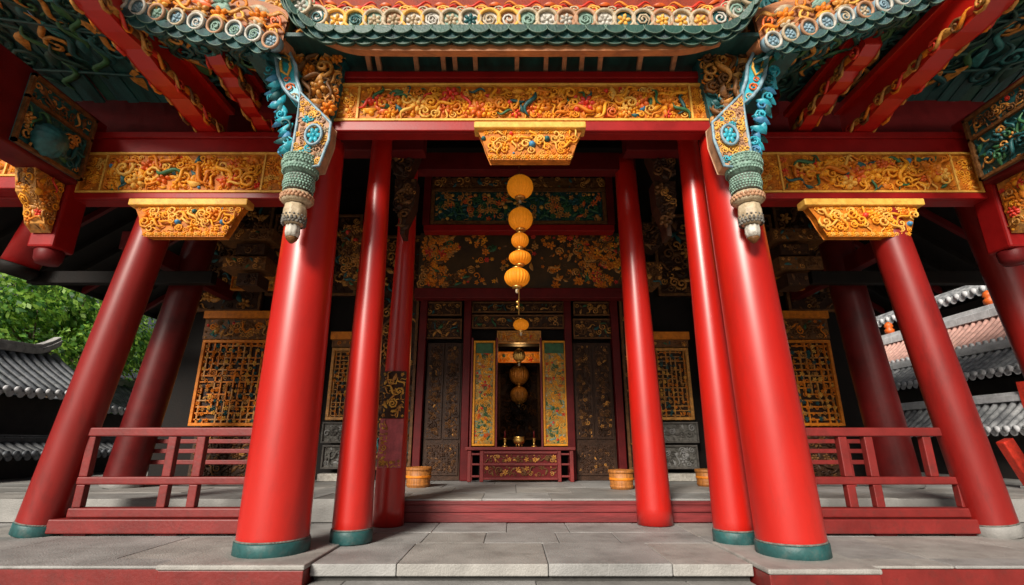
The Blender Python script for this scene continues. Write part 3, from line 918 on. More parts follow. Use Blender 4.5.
# ================================================================== corner brackets and hanging pendants above the thick columns
def corner_bracket(mir, xpend, label, label_p, seed):
    """mir: +1 for the left one as drawn, -1 mirrored about u = 520"""
    def U(u):
        return u if mir > 0 else 1043 - u
    Yb = 4.78
    def q(u, v, Y=Yb):
        p = P(U(u), v, Y)
        return (p.x, p.z)
    base = P(U(310), 120, Yb + 0.15)
    t = thing('corner_bracket', base, label, 'bracket', 'corner brackets above the thick columns')
    # carved body behind
    body = [q(u, v, Yb + 0.1) for u, v in ((291, 20), (312, 14), (330, 28), (346, 48), (340, 84), (330, 124), (318, 128), (304, 100), (294, 70), (288, 45))]
    bd = MB().prism(body, Yb + 0.1, Yb + 0.3).build('carved_body', M('paint_teal'), t, bevel=0.01)
    xs, zs = [p[0] for p in body], [p[1] for p in body]
    mb = MB()
    mb.relief(min(xs), min(zs), max(xs), max(zs), 0.075, seed, {'gold': [0, 1, 1, 2], 'flower': [2, 0], 'green': [6, 1]}, front(Yb + 0.1), poly=body, size=1.9, depth=1.5,
              kinds=(('wave', 5), ('spiral', 3), ('blossom', 2), ('leaf', 2)))
    mb.relief(min(xs), min(zs), max(xs), max(zs), 0.14, seed + 40, {'gold': [0, 1, 3], 'flower': [0, 3, 2], 'green': [6, 1]}, front(Yb + 0.06), poly=body, size=1.5, depth=1.6,
              kinds=(('wave', 3), ('spiral', 2), ('blossom', 2), ('leaf', 2)))
    hx = P(U(272), 20, 4.7).x
    mb2 = MB()
    mb2.box(hx - 0.2, 4.62, 5.2, hx + 0.2, 5.70, 6.9, 0)
    mb2.relief(hx - 0.19, 5.22, hx + 0.19, 6.0, 0.12, seed + 41, {'gold': [1, 2, 0], 'flower': [1, 3], 'green': [0, 4]}, front(4.62), size=1.7, depth=1.3)
    mb2.build('hip_beam', M('paint_teal', 'gold_old', 'brown_carved', 'gold_pale', 'paint_green'), t)
    mb.build('carving', M('gold_old', 'brown_carved', 'gold_orange', 'gold_old', 'brown_carved', 'paint_green', 'paint_teal'), bd)
    # blue and white S scroll
    Ys = Yb - 0.10
    sc = [q(u, v, Ys) for u, v in ((279, 37), (287, 45), (291, 57), (296, 66), (297, 80), (301, 92), (300, 104), (291, 97), (284, 88), (279, 76), (277, 62), (275, 48))]
    sd_ = MB().prism(sc, Ys, Ys + 0.16).build('scroll', M('turquoise'), t, bevel=0.01)
    mb = MB()
    mb.tube([Vector((x, Ys - 0.01, z)) for x, z in sc], 0.022, 7, 0, closed=True)
    inner = [q(u, v, Ys) for u, v in ((283, 58), (289, 60), (291, 68), (288, 76), (282, 72), (281, 64))]
    mb.tube([Vector((x, Ys - 0.012, z)) for x, z in inner], 0.016, 6, 1, closed=True)
    for (u, v, s, mi) in ((283, 47, 0.11, 2), (290, 88, 0.12, 3), (294, 97, 0.10, 2), (287, 80, 0.08, 3)):
        x, z = q(u, v, Ys)
        V, Fc = T_SPIRAL[0]
        mb.add([(x + a * s, Ys - d * s, z + b * s) for a, b, d in V], Fc, mi, True)
    mb.build('scroll_edge', M('pale_blue', 'gold_pale', 'cream', 'paint_orange'), sd_)
    # shield panel with a roundel
    Yp = Yb - 0.16
    sh = [q(u, v, Yp) for u, v in ((301, 93), (331, 123), (329, 140), (319, 166), (303, 168), (291, 157), (297, 125))]
    sp = MB().prism(sh, Yp, Yp + 0.16).build('shield_panel', M('rafter_tan'), t, bevel=0.01)
    xs, zs = [p[0] for p in sh], [p[1] for p in sh]
    mb = MB()
    mb.tube([Vector((x, Yp - 0.004, z)) for x, z in sh], 0.017, 6, 0, closed=True)
    mb.relief(min(xs), min(zs), max(xs), max(zs), 0.06, seed + 3, {'gold': [1, 2, 2], 'flower': [2, 4, 3]}, front(Yp), poly=[((x - sum(xs) / 7) * 0.9 + sum(xs) / 7, (z - sum(zs) / 7) * 0.92 + sum(zs) / 7) for x, z in sh], size=1.5,
              kinds=(('spiral', 6), ('blossom', 1), ('bead', 1)))
    cx, cz = q(315, 137, Yp)
    ring = [Vector((cx + 0.085 * math.cos(a), Yp - 0.045, cz + 0.12 * math.sin(a))) for a in [k / 20 * 2 * PI for k in range(20)]]
    mb.tube(ring, 0.017, 6, 0, closed=True)
    V, Fc = T_BLOSSOM[1]
    mb.add([(cx + a * 0.15, Yp - 0.035 - d * 0.08, cz + b * 0.2) for a, b, d in V], Fc, 3, True)
    mb.build('shield_carving', M('pale_blue', 'rafter_tan', 'gold_pale', 'turquoise', 'cream'), sp)
    # turquoise frill along the outer edge
    mb = MB()
    rnd = random.Random(seed + 9)
    for k in range(30):
        f = k / 29
        u = 275 + 17 * f ** 1.3 + rnd.uniform(-5, 2)
        v = 72 + 86 * f
        p = P(U(u), v, Yb + 0.02 + rnd.uniform(-0.05, 0.08))
        V, Fc = T_LEAF[0] if k % 3 else T_SPIRAL[k % 4]
        a0 = PI + 0.9 + rnd.uniform(-0.6, 0.6) if mir > 0 else -0.9 + rnd.uniform(-0.6, 0.6)
        s = 0.19 if k % 3 else 0.15
        c_, s_ = math.cos(a0) * s, math.sin(a0) * s
        mb.add([(p.x + a * c_ - b * s_, p.y - d * 0.25, p.z + a * s_ + b * c_) for a, b, d in V], Fc, [0, 0, 1, 2, 0][k % 5], True)
    mb.build('frill', M('turquoise', 'paint_blue', 'paint_teal'), t)
    # pendant: its own thing, hung below the bracket
    zt = P(U(301), 156, 4.7).z
    zbm = P(U(292), 243, 4.7).z
    H = zt - zbm
    c = Vector((xpend, 4.70, zbm))
    tp = thing('hanging_pendant', c, label_p, 'pendant', 'carved pendants hanging from the corner brackets')
    def part(name, prof, m, ribs=0, amp=0.0, bump_rows=0, beads=None):
        mb = MB()
        mb.lathe(c, [(r * 0.9, h * H) for r, h in prof], 40, 0, ribs, amp)
        if beads:
            for (r, h, nn, s, st) in [(r * 0.9, h + dh, int(nn * 1.35), s * 0.7, st + q * 0.5) for (r, h, nn, s, st) in beads for q, dh in ((0, 0.012), (1, -0.016))]:
                for k in range(nn):
                    a = (k + st) / nn * 2 * PI
                    x, y, z = c.x + r * math.cos(a), c.y + r * math.sin(a), c.z + h * H
                    V, Fc = T_BEAD[0]
                    ca, sa = math.cos(a), math.sin(a)
                    mb.add([(x + sa * b * s + ca * d * s, y - ca * b * s + sa * d * s, z + aa * s) for aa, b, d in V], Fc, 1, True)
        return mb.build(name, M(*m), tp)
    part('bulb', [(0.12, 0.985), (0.165, 0.97), (0.195, 0.92), (0.205, 0.87), (0.198, 0.81), (0.17, 0.765), (0.12, 0.745)], ('pale_green', 'pale_green'), 20, 0.03,
         beads=[(0.192, 0.93, 26, 0.07, 0), (0.203, 0.87, 26, 0.08, 0.5), (0.19, 0.80, 26, 0.07, 0)])
    part('drum', [(0.13, 0.742), (0.158, 0.73), (0.164, 0.64), (0.15, 0.575), (0.12, 0.56)], ('carved_stone', 'pale_green'), 0, 0,
         beads=[(0.158, 0.70, 22, 0.07, 0), (0.163, 0.64, 22, 0.075, 0.5), (0.155, 0.59, 22, 0.06, 0)])
    part('ring', [(0.12, 0.555), (0.158, 0.54), (0.172, 0.50), (0.165, 0.45), (0.13, 0.425)], ('cream', 'rafter_tan'), 14, 0.03,
         beads=[(0.165, 0.49, 18, 0.10, 0)])
    part('vase', [(0.09, 0.42), (0.115, 0.41), (0.128, 0.34), (0.128, 0.26), (0.10, 0.205), (0.08, 0.195)], ('cream', 'carved_stone'), 8, 0.03,
         beads=[(0.118, 0.225, 14, 0.08, 0), (0.124, 0.27, 14, 0.06, 0.5)])
    part('tip', [(0.06, 0.19), (0.078, 0.18), (0.082, 0.11), (0.07, 0.06)], ('white_paint', 'cream'), 8, 0.04)
    part('tip_cap', [(0.066, 0.058), (0.058, 0.035), (0.02, 0.0)], ('brown_carved', 'brown_carved'))
    return t

corner_bracket(1, -2.235, 'blue, white and brown carved corner bracket above the thick left column', 'pale green and white carved pendant hanging before the thick left column', 401)
corner_bracket(-1, 2.45, 'blue, white and brown carved corner bracket above the thick right column', 'pale green and white carved pendant hanging before the thick right column', 431)

# ================================================================== hanging posts and ornate side panels at the far edges
def hanging_post(sgn, X, label, seed, boss):
    y0, y1 = 6.0, 6.34
    zt, zb_ = 5.45, 3.30
    t = thing('hanging_post', (X, 6.2, zb_), label, 'post', 'red hanging posts with carved panels')
    MB().box(X - 0.17, y0, zb_ + 0.12, X + 0.17, y1, zt).build('post_body', M('beam_red'), t, bevel=0.03)
    MB().lathe((X, 6.17, zb_), [(0.12, -0.06), (0.15, 0.0), (0.16, 0.10), (0.15, 0.118)], 20).build('post_foot', M('dark_red'), t)
    # tie beam running forward with the carved panel on its inner side
    mb = MB()
    mb.box(X - 0.14 if sgn < 0 else X - 0.29, 4.3, 4.30, X + 0.29 if sgn < 0 else X + 0.14, y0 - 0.004, 5.35)
    mb.build('side_beam', M('dark_red'), t, bevel=0.02)
    xi = X - sgn * 0.30
    mb = MB()
    ya, yb, za, zb2 = 5.02, 5.98, 4.35, 5.28
    mb.box(xi, ya, za, xi - sgn * -0.03, yb, zb2)
    cp = mb.build('carved_panel', M('paint_teal'), t, bevel=0.006)
    mp = lambda a, b, d: (xi - sgn * d, a, b)
    mb = MB()
    for (a0, b0, a1, b1) in ((ya, za, yb, za + 0.04), (ya, zb2 - 0.04, yb, zb2), (ya, za, ya + 0.04, zb2), (yb - 0.04, za, yb, zb2), (ya, zb2 - 0.34, yb, zb2 - 0.30)):
        x0, x1 = xi - sgn * 0.001, xi - sgn * 0.05
        mb.box(x0, a0, b0, x1, a1, b1, 1)
    mb.relief(ya + 0.05, zb2 - 0.3, yb - 0.05, zb2 - 0.05, 0.085, seed, {'gold': [0, 1, 1], 'flower': [0, 3]}, mp, kinds=(('spiral', 5), ('wave', 2), ('leaf', 2)))
    mb.relief(ya + 0.05, za + 0.05, yb - 0.05, zb2 - 0.36, 0.11, seed + 1, {'gold': [5, 6, 0], 'flower': [0, 6], 'green': [5, 6]}, mp, size=1.7, depth=1.3, kinds=(('wave', 4), ('leaf', 4), ('spiral', 3), ('blossom', 1)))
    mb.build('panel_carving', M('gold_old', 'brown_carved', 'gold_old', 'paint_red', 'paint_red', 'paint_green', 'paint_teal'), cp)
    # gilt corbel under it
    zc0, zc1 = 3.60, 4.30
    poly = [(5.55, zc1), (5.98, zc1), (5.98, zc0), (5.86, zc0 + 0.08), (5.78, zc0 + 0.30), (5.64, zc0 + 0.42)]
    mb = MB()
    mb.prism_x(poly, X - 0.13, X + 0.13, 1)
    xi2 = X - sgn * 0.132
    mb.relief(5.55, zc0, 5.98, zc1, 0.08, seed + 2, {'gold': [0, 1, 2], 'flower': [2, 3]}, lambda a, b, d: (xi2 - sgn * d, a, b), poly=poly, size=1.8)
    prof = [(zc0, 5.98), (zc0 + 0.08, 5.86), (zc0 + 0.30, 5.78), (zc0 + 0.42, 5.64), (zc1, 5.55)]
    def on_front(a, b, d):
        for (za_, ya_), (zb_2, yb_2) in zip(prof, prof[1:]):
            if b <= zb_2:
                break
        f = min(1, max(0, (b - za_) / (zb_2 - za_)))
        return (a, ya_ + (yb_2 - ya_) * f - d, b)
    mb.relief(X - 0.125, zc0 + 0.02, X + 0.125, zc1, 0.075, seed + 3, {'gold': [0, 1, 2, 4], 'flower': [2, 3]}, on_front, size=1.7)
    mb.build('corbel', M('gold', 'gold_old', 'gold_orange', 'paint_red', 'brown_carved') if True else M('gold', 'gold_old', 'gold_orange', 'paint_red'), t)
    by, bz, br, bm = boss
    c = Vector((xi - sgn * 0.02, by, bz))
    MB().lathe(c, [(br * 0.8, 0.0), (br, br * 0.35), (br * 0.95, br * 0.8), (br * 0.6, br * 1.2), (br * 0.15, br * 1.35)], 36, 0, 12, 0.06, axis=(-sgn, 0, 0)).build('melon_boss', M(bm), t)
    return t

hanging_post(-1, -6.1, 'red hanging post with teal and gold carved panel near the left edge', 501, (5.35, 4.55, 0.20, 'paint_teal'))
hanging_post(1, 6.6, 'red hanging post with green and gold carved panel near the right edge', 521, (5.2, 4.42, 0.09, 'gold_orange'))
# short dark post hanging further back at the far left
pa, pbm = P(46, 222, 8.0), P(13, 276, 8.0)
dirv = (pbm - pa)
t = thing('hanging_post', pbm, 'short dark red hanging post above the green tree at the far left', 'post')
MB().lathe(pa, [(0.27, -0.6), (0.26, dirv.length * 0.8)], 24, axis=dirv).build('shaft', M('beam_red'), t)
MB().lathe(pa, [(0.275, dirv.length * 0.8 + 0.004), (0.29, dirv.length * 0.82), (0.29, dirv.length * 0.9), (0.2, dirv.length)], 24, axis=dirv).build('post_foot', M('black_wood'), t)

# ================================================================== roof body and ceiling that shade the hall
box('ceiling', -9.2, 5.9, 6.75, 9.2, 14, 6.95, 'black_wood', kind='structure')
mb = MB()
mb.box(-3.4, 5.75, 5.25, 3.6, 5.9, 6.95)
mb.box(-12, 6.6, 5.25, -3.0, 6.72, 6.95)
mb.box(3.2, 6.6, 5.25, 12, 6.72, 6.95)
mb.box(-3.45, 5.75, 5.5, -3.2, 7.4, 6.95)
mb.box(3.4, 5.75, 5.5, 3.65, 7.4, 6.95)
o = mb.build('ceiling_board', M('dark_red'), kind='structure')
for sgn, lab in ((-1, 'left'), (1, 'right')):
    xa, xb2 = 7.5, 9.6
    t = thing('side_roof', (sgn * 8.5, 9, 3.95), 'dark sloping roof underside above the %s open side of the hall' % lab, 'roof', 'dark side roofs of the hall')
    V = []
    for dz in (0, 0.12):
        V += [(sgn * xa, 6.9, 5.75 + dz), (sgn * xb2, 6.9, 4.3 + dz), (sgn * xb2, 15, 4.3 + dz), (sgn * xa, 15, 5.75 + dz)]
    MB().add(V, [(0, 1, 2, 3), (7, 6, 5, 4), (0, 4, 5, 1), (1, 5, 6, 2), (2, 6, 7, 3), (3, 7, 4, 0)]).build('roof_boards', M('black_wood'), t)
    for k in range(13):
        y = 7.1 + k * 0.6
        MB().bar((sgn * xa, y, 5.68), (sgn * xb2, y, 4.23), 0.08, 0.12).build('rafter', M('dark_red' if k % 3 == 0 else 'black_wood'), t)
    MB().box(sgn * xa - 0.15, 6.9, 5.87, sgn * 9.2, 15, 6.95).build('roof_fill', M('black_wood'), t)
    MB().bar((sgn * (xb2 + 0.02), 6.9, 4.3), (sgn * (xb2 + 0.02), 15, 4.3), 0.06, 0.2).build('eave_board', M('black_wood'), t)
    # dark red tie beam seen under the side roof
    tb = thing('tie_beam', (sgn * 6.6, 8.9, 4.0), 'dark red tie beam in the shade between the two %s columns' % lab, 'beam', 'dark tie beams of the side bays')
    MB().box(sgn * 6.15 - 0.1, 7.4, 3.95, sgn * 6.15 + 0.1, 10.5, 4.25).build('beam_body', M('dark_red'), tb, bevel=0.01)
    MB().bar((sgn * 8.4, 8.3, 3.75), (sgn * 5.2, 8.3, 3.75), 0.16, 0.22).build('cross_bar', M('black_wood'), tb, bevel=0.01)

# lintels inside the hall
def lintel(x0, x1, Y, z0, z1, m, label, deep=0.22):
    o = MB().box(x0, Y, z0, x1, Y + deep, z1).build('lintel', M(m), None, origin=((x0 + x1) / 2, Y, z0), bevel=0.012)
    return tag(o, label, 'beam', 'plain red lintels of the hall')
x0, z0, x1, z1 = rect(405, 158, 634, 173, 6.95)
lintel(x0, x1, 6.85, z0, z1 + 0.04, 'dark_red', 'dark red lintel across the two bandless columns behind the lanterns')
x0, z0, x1, z1 = rect(415, 137, 628, 148, 8.2)
lintel(x0, x1, 8.2, z0, z1, 'black_wood', 'nearly black lintel high in the hall above the green panel')
za = P(512, 150, 5.95).z
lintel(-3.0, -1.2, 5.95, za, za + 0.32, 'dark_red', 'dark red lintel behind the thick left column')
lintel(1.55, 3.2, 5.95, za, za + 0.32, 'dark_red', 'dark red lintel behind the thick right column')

# carved dark brackets hanging inside, beside the slim columns
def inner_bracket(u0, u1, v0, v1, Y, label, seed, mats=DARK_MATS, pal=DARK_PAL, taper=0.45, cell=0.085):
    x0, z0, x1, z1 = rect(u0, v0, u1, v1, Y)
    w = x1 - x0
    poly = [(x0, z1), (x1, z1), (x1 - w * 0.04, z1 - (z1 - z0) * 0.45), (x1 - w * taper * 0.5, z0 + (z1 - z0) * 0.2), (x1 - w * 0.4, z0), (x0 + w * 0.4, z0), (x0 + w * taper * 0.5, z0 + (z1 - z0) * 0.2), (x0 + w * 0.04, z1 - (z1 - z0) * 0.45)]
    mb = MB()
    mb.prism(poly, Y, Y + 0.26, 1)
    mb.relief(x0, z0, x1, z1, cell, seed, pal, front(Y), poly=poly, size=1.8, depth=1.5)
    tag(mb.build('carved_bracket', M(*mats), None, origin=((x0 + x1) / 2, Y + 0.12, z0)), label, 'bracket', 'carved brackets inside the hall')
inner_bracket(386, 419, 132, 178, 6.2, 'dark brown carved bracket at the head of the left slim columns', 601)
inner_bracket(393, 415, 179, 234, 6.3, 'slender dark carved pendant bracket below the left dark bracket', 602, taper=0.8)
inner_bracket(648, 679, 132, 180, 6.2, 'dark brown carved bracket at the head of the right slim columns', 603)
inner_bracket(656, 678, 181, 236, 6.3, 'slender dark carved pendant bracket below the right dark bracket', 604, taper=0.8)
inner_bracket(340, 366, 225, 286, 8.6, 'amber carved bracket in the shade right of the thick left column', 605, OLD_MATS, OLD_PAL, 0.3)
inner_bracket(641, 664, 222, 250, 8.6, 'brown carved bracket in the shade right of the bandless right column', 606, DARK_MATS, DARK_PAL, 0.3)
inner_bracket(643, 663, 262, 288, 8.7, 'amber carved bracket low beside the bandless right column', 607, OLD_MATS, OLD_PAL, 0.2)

# stepped bracket sets of the side bays
def bracket_set(u, v, Y, sgn, label, seed):
    p = P(u, v, Y)
    t = thing('bracket_set', p - Vector((0, 0, 1.0)), label, 'bracket', 'stepped bracket sets of the side bays')
    for i, (w, h, dz, dx) in enumerate(((0.95, 0.22, 0.0, 0.0), (0.5, 0.20, -0.27, 0.12), (0.75, 0.24, -0.55, 0.05), (0.36, 0.22, -0.84, 0.15))):
        x = p.x + sgn * dx
        mb = MB()
        mb.box(x - w / 2, Y, p.z + dz, x + w / 2, Y + 0.4, p.z + dz + h, 1)
        mb.relief(x - w / 2 + 0.01, p.z + dz + 0.01, x + w / 2 - 0.01, p.z + dz + h - 0.01, 0.10, seed + i, OLD_PAL if i % 2 == 0 else DARK_PAL, front(Y), kinds=(('spiral', 4), ('leaf', 2), ('blossom', 1)))
        mb.build('bracket_arm', M(*(OLD_MATS if i % 2 == 0 else DARK_MATS)), t)
bracket_set(245, 240, 8.2, 1, 'dark gilded stepped brackets above the left orange lattice', 611)
bracket_set(800, 240, 8.2, -1, 'dark gilded stepped brackets above the right orange lattice', 621)

# ================================================================== rear wall of the hall
YW = 10.55
mb = MB()
dx0, dz0, dx1, dz1 = rect(497, 344, 541, 470, YW)
mb.box(-7.25, YW + 0.02, Z_HALL, dx0 - 0.01, YW + 0.3, 6.8)
mb.box(dx1 + 0.01, YW + 0.02, Z_HALL, 7.5, YW + 0.3, 6.8)
mb.box(dx0 - 0.01, YW + 0.02, dz1, dx1 + 0.01, YW + 0.3, 6.8)
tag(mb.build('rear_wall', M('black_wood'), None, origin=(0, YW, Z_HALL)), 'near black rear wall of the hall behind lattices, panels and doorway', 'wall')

def framed_panel(name, u0, v0, u1, v1, Y, label, cat, seed, mats, pal, ground, frame, cell=0.1, fw=0.05, group=None, kinds=None, size=1.5, depth=1.0, deep=0.08):
    x0, z0, x1, z1 = rect(u0, v0, u1, v1, Y)
    t = thing(name, ((x0 + x1) / 2, Y + deep, z0), label, cat, group)
    bd = MB().box(x0 + 0.002, Y, z0 + 0.002, x1 - 0.002, Y + deep, z1 - 0.002).build('board', M(ground), t)
    mb = MB()
    for (a0, b0, a1, b1) in ((x0, z0, x1, z0 + fw), (x0, z1 - fw, x1, z1), (x0, z0 + fw + 0.001, x0 + fw, z1 - fw - 0.001), (x1 - fw, z0 + fw + 0.001, x1, z1 - fw - 0.001)):
        mb.box(a0, Y - 0.045, b0, a1, Y - 0.002, b1)
    mb.build('frame', M(frame), t, bevel=0.008)
    mb = MB()
    mb.relief(x0 + fw, z0 + fw, x1 - fw, z1 - fw, cell, seed, pal, front(Y), size=size, kinds=kinds, depth=depth)
    mb.build('carving', M(*mats), bd)
    return t

YG = 9.0
framed_panel('green_frieze', 431, 189, 606, 225, YG, 'long dark green carved panel with gold dots high behind the lanterns', 'panel', 701,
             ('gold_old', 'paint_green', 'paint_teal', 'paint_orange', 'gold_pale'), {'gold': [1, 2, 1, 0], 'flower': [0, 3, 0], 'green': [1, 2], 'accent': [0, 4]}, 'soffit_green', 'brown_carved', cell=0.095, fw=0.075)
x0, z0, x1, z1 = rect(428, 178, 609, 188, YG)
mb = MB()
mb.box(x0, YG, z0, x1, YG + 0.06, z1, 1)
mb.relief(x0, z0, x1, z1 + 0.02, 0.12, 702, OLD_PAL, front(YG), kinds=(('spiral', 3), ('leaf', 2)), size=1.7)
tag(mb.build('carved_frieze', M(*OLD_MATS), None, origin=(0, YG, z0)), 'thin brown and gold carved frieze just above the dark green panel', 'frieze')
x0, z0, x1, z1 = rect(424, 225.5, 614, 232, YG - 0.05)
lintel(x0, x1, YG - 0.1, z0, z1, 'beam_red', 'thin bright red rail under the dark green panel')
for u, s in ((428, 'left'), (609, 'right')):
    x = P(u, 195, YG).x
    z0, z1 = P(u, 226, YG).z, P(u, 163, YG).z
    tag(MB().box(x - 0.07, YG - 0.08, z0, x + 0.07, YG + 0.1, z1).build('frame_post', M('dark_red'), None, origin=(x, YG, z0), bevel=0.01), 'short dark red post at the %s end of the dark green panel' % s, 'post')

# painting of golden blossoms
YP = 9.4
x0, z0, x1, z1 = rect(419, 233, 627, 288, YP)
t = thing('flower_panel', ((x0 + x1) / 2, YP, z0), 'wide dark panel of golden and orange blossoms behind the lanterns', 'panel')
MB().box(x0, YP, z0, x1, YP + 0.1, z1).build('board', M('painting_ground'), t)
mb = MB()
rnd = random.Random(77)
cxm = (x0 + x1) / 2
for i in range(1700):
    a = rnd.uniform(x0 + 0.08, x1 - 0.08)
    b = rnd.uniform(z0 + 0.06, z1 - 0.06)
    e = abs(a - cxm) / ((x1 - x0) / 2)
    lowf = 1 - (b - z0) / (z1 - z0)
    if mnoise.noise(Vector((a * 1.6, b * 2.2, 3.3))) < 0.02 - 0.5 * e or rnd.random() > 0.2 + 0.85 * e ** 1.5 or (e < 0.5 and rnd.random() < 0.55 and 0.1 < lowf):
        continue
    s = rnd.uniform(0.10, 0.21) if rnd.random() < 0.5 else rnd.uniform(0.05, 0.10)
    k = rnd.random() * 0.9 + (0.1 if s > 0.15 else 0)
    V, Fc = rnd.choice(T_BLOSSOM) if k < 0.45 else (T_LEAF[0] if k < 0.72 else rnd.choice(T_SPIRAL + T_WAVE))
    t0 = rnd.uniform(0, 6.3)
    c_, s_ = math.cos(t0) * s, math.sin(t0) * s
    mi = rnd.choice([0, 2, 2, 2, 2, 3, 4]) if k < 0.45 else rnd.choice([4, 4, 5, 5, 6, 2])
    mb.add([(a + x * c_ - y * s_, YP - d * s * 0.6 - 0.003, b + x * s_ + y * c_) for x, y, d in V], Fc, mi, True)
mb.build('blossoms', M('gold', 'gold_pale', 'gold_orange', 'paint_red', 'gold_old', 'brown_carved', 'paint_green'), t)

x0, z0, x1, z1 = rect(415, 289, 632, 299, YP)
lintel(x0, x1, YP - 0.08, z0, z1, 'dark_red', 'dark red rail with mouldings between the blossom panel and the doors')

# carved transoms above doors
YD = 10.35
for i, (u0, v0, u1, v1, lab) in enumerate(((421, 302, 462, 316, 'small dark carved transom over the left side door, upper one'),
                                            (421, 319, 462, 339, 'small dark carved transom over the left side door, lower one'),
                                            (573, 302, 617, 316, 'small dark carved transom over the right side door, upper one'),
                                            (573, 319, 617, 339, 'small dark carved transom over the right side door, lower one'),
                                            (472, 302, 564, 313, 'narrow gilded carved transom directly under the dark red rail, middle bay'),
                                            (472, 315, 564, 329, 'broad brown carved transom above the doorway with a tiny lantern before it'))):
    framed_panel('transom', u0, v0, u1, v1, YD, lab, 'panel', 710 + i, OLD_MATS, OLD_PAL, 'brown_dark', 'brown_carved', cell=0.10, fw=0.035, group='carved transoms over the doors', kinds=(('spiral', 4), ('leaf', 3), ('wave', 2)))
framed_panel('transom', 497, 331, 541, 343, YD, 'golden carved transom right above the open doorway', 'panel', 719, GOLD_MATS, PURE_PAL, 'gold_old', 'gold_old', cell=0.07, fw=0.03, group='carved transoms over the doors')
# door posts
for u, lab in ((466.5, 'dark red door post left of the gilt picture panels'), (569, 'dark red door post right of the gilt picture panels'), (421, 'dark red door post at the outer side of the left carved door'), (617, 'dark red door post at the outer side of the right carved door')):
    x = P(u, 380, YD).x
    tag(MB().box(x - 0.075, YD - 0.12, Z_HALL + 0.002, x + 0.075, YD + 0.1, P(u, 300, YD).z).build('door_post', M('dark_red'), None, origin=(x, YD, Z_HALL), bevel=0.012), lab, 'post', 'door posts of the rear wall')
# side doors
for u0, u1, s in ((425, 461, 'left'), (574, 614, 'right')):
    x0, z0, x1, z1 = rect(u0, 343, u1, 474, YD)
    t = thing('carved_door', ((x0 + x1) / 2, YD, Z_HALL), 'dark brown carved double door %s of the altar' % s, 'door', 'closed carved side doors')
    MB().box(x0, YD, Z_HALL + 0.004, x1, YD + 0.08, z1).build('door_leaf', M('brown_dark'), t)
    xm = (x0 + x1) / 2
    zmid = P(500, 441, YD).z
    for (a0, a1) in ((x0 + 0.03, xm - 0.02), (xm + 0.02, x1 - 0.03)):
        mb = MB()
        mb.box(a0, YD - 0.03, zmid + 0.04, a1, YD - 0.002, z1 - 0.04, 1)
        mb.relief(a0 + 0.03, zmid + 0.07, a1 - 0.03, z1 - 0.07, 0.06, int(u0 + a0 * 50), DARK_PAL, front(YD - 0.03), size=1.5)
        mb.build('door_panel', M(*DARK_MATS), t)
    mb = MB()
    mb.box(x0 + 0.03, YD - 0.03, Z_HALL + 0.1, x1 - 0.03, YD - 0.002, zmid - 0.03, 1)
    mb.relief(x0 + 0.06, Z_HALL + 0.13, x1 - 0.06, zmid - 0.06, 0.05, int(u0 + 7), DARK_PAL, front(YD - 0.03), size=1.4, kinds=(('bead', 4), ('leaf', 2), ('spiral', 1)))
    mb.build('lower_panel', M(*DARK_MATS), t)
# gilt picture panels either side of the doorway
for u0, u1, s, sd in ((473, 495, 'left', 731), (543, 567, 'right', 732)):
    t = framed_panel('picture_panel', u0, 341, u1, 446, YD - 0.05, 'tall gilt framed panel of small coloured figures on the %s side of the doorway' % s, 'panel', sd,
                     ('gold', 'gold_pale', 'pale_green', 'paint_green', 'paint_orange', 'paint_red', 'cream', 'paint_blue'),
                     {'gold': [0, 1, 0, 3], 'flower': [4, 5, 0, 0], 'green': [3, 2, 0], 'accent': [6, 5]}, 'glass_picture', 'gold', cell=0.065, fw=0.04, group='gilt picture panels by the doorway', depth=0.7)
    x0, z0, x1, z1 = rect(u0, 341, u1, 446, YD - 0.05)
    MB().box(x0 + 0.045, YD - 0.085, z1 - 0.26, x1 - 0.045, YD - 0.052, z1 - 0.05).build('top_tablet', M('paint_green'), t, bevel=0.01)
    mb = MB()
    for a in (x0 - 0.05, x1 + 0.01):
        mb.box(a, YD - 0.1, z0 - 0.05, a + 0.04, YD + 0.03, z1 + 0.06)
    mb.build('jamb', M('worn_red'), t, bevel=0.006)
x0, z0, x1, z1 = rect(463, 446.5, 576, 452, YD - 0.1)

# altar room seen through the doorway
mb = MB()
rx0, rx1, ry1 = dx0 - 0.8, dx1 + 0.8, 13.2
mb.box(rx0, ry1, Z_HALL + 0.01, rx1, ry1 + 0.1, 4.2)
mb.box(rx0 - 0.1, YW + 0.31, Z_HALL + 0.01, rx0, ry1 + 0.1, 4.2)
mb.box(rx1, YW + 0.31, Z_HALL + 0.01, rx1 + 0.1, ry1 + 0.1, 4.2)
mb.box(rx0, YW + 0.31, 4.2, rx1, ry1, 4.3)
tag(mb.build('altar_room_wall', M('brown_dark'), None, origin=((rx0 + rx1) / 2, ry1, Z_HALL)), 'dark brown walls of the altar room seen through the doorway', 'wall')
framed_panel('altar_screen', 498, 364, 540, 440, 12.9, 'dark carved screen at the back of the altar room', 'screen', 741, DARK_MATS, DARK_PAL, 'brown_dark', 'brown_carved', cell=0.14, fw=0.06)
framed_panel('altar_valance', 498, 352, 541, 363, 11.6, 'glowing gilt valance at the top of the altar room doorway', 'valance', 742, GOLD_MATS, PURE_PAL, 'gold_old', 'gold_orange', cell=0.1, fw=0.02)
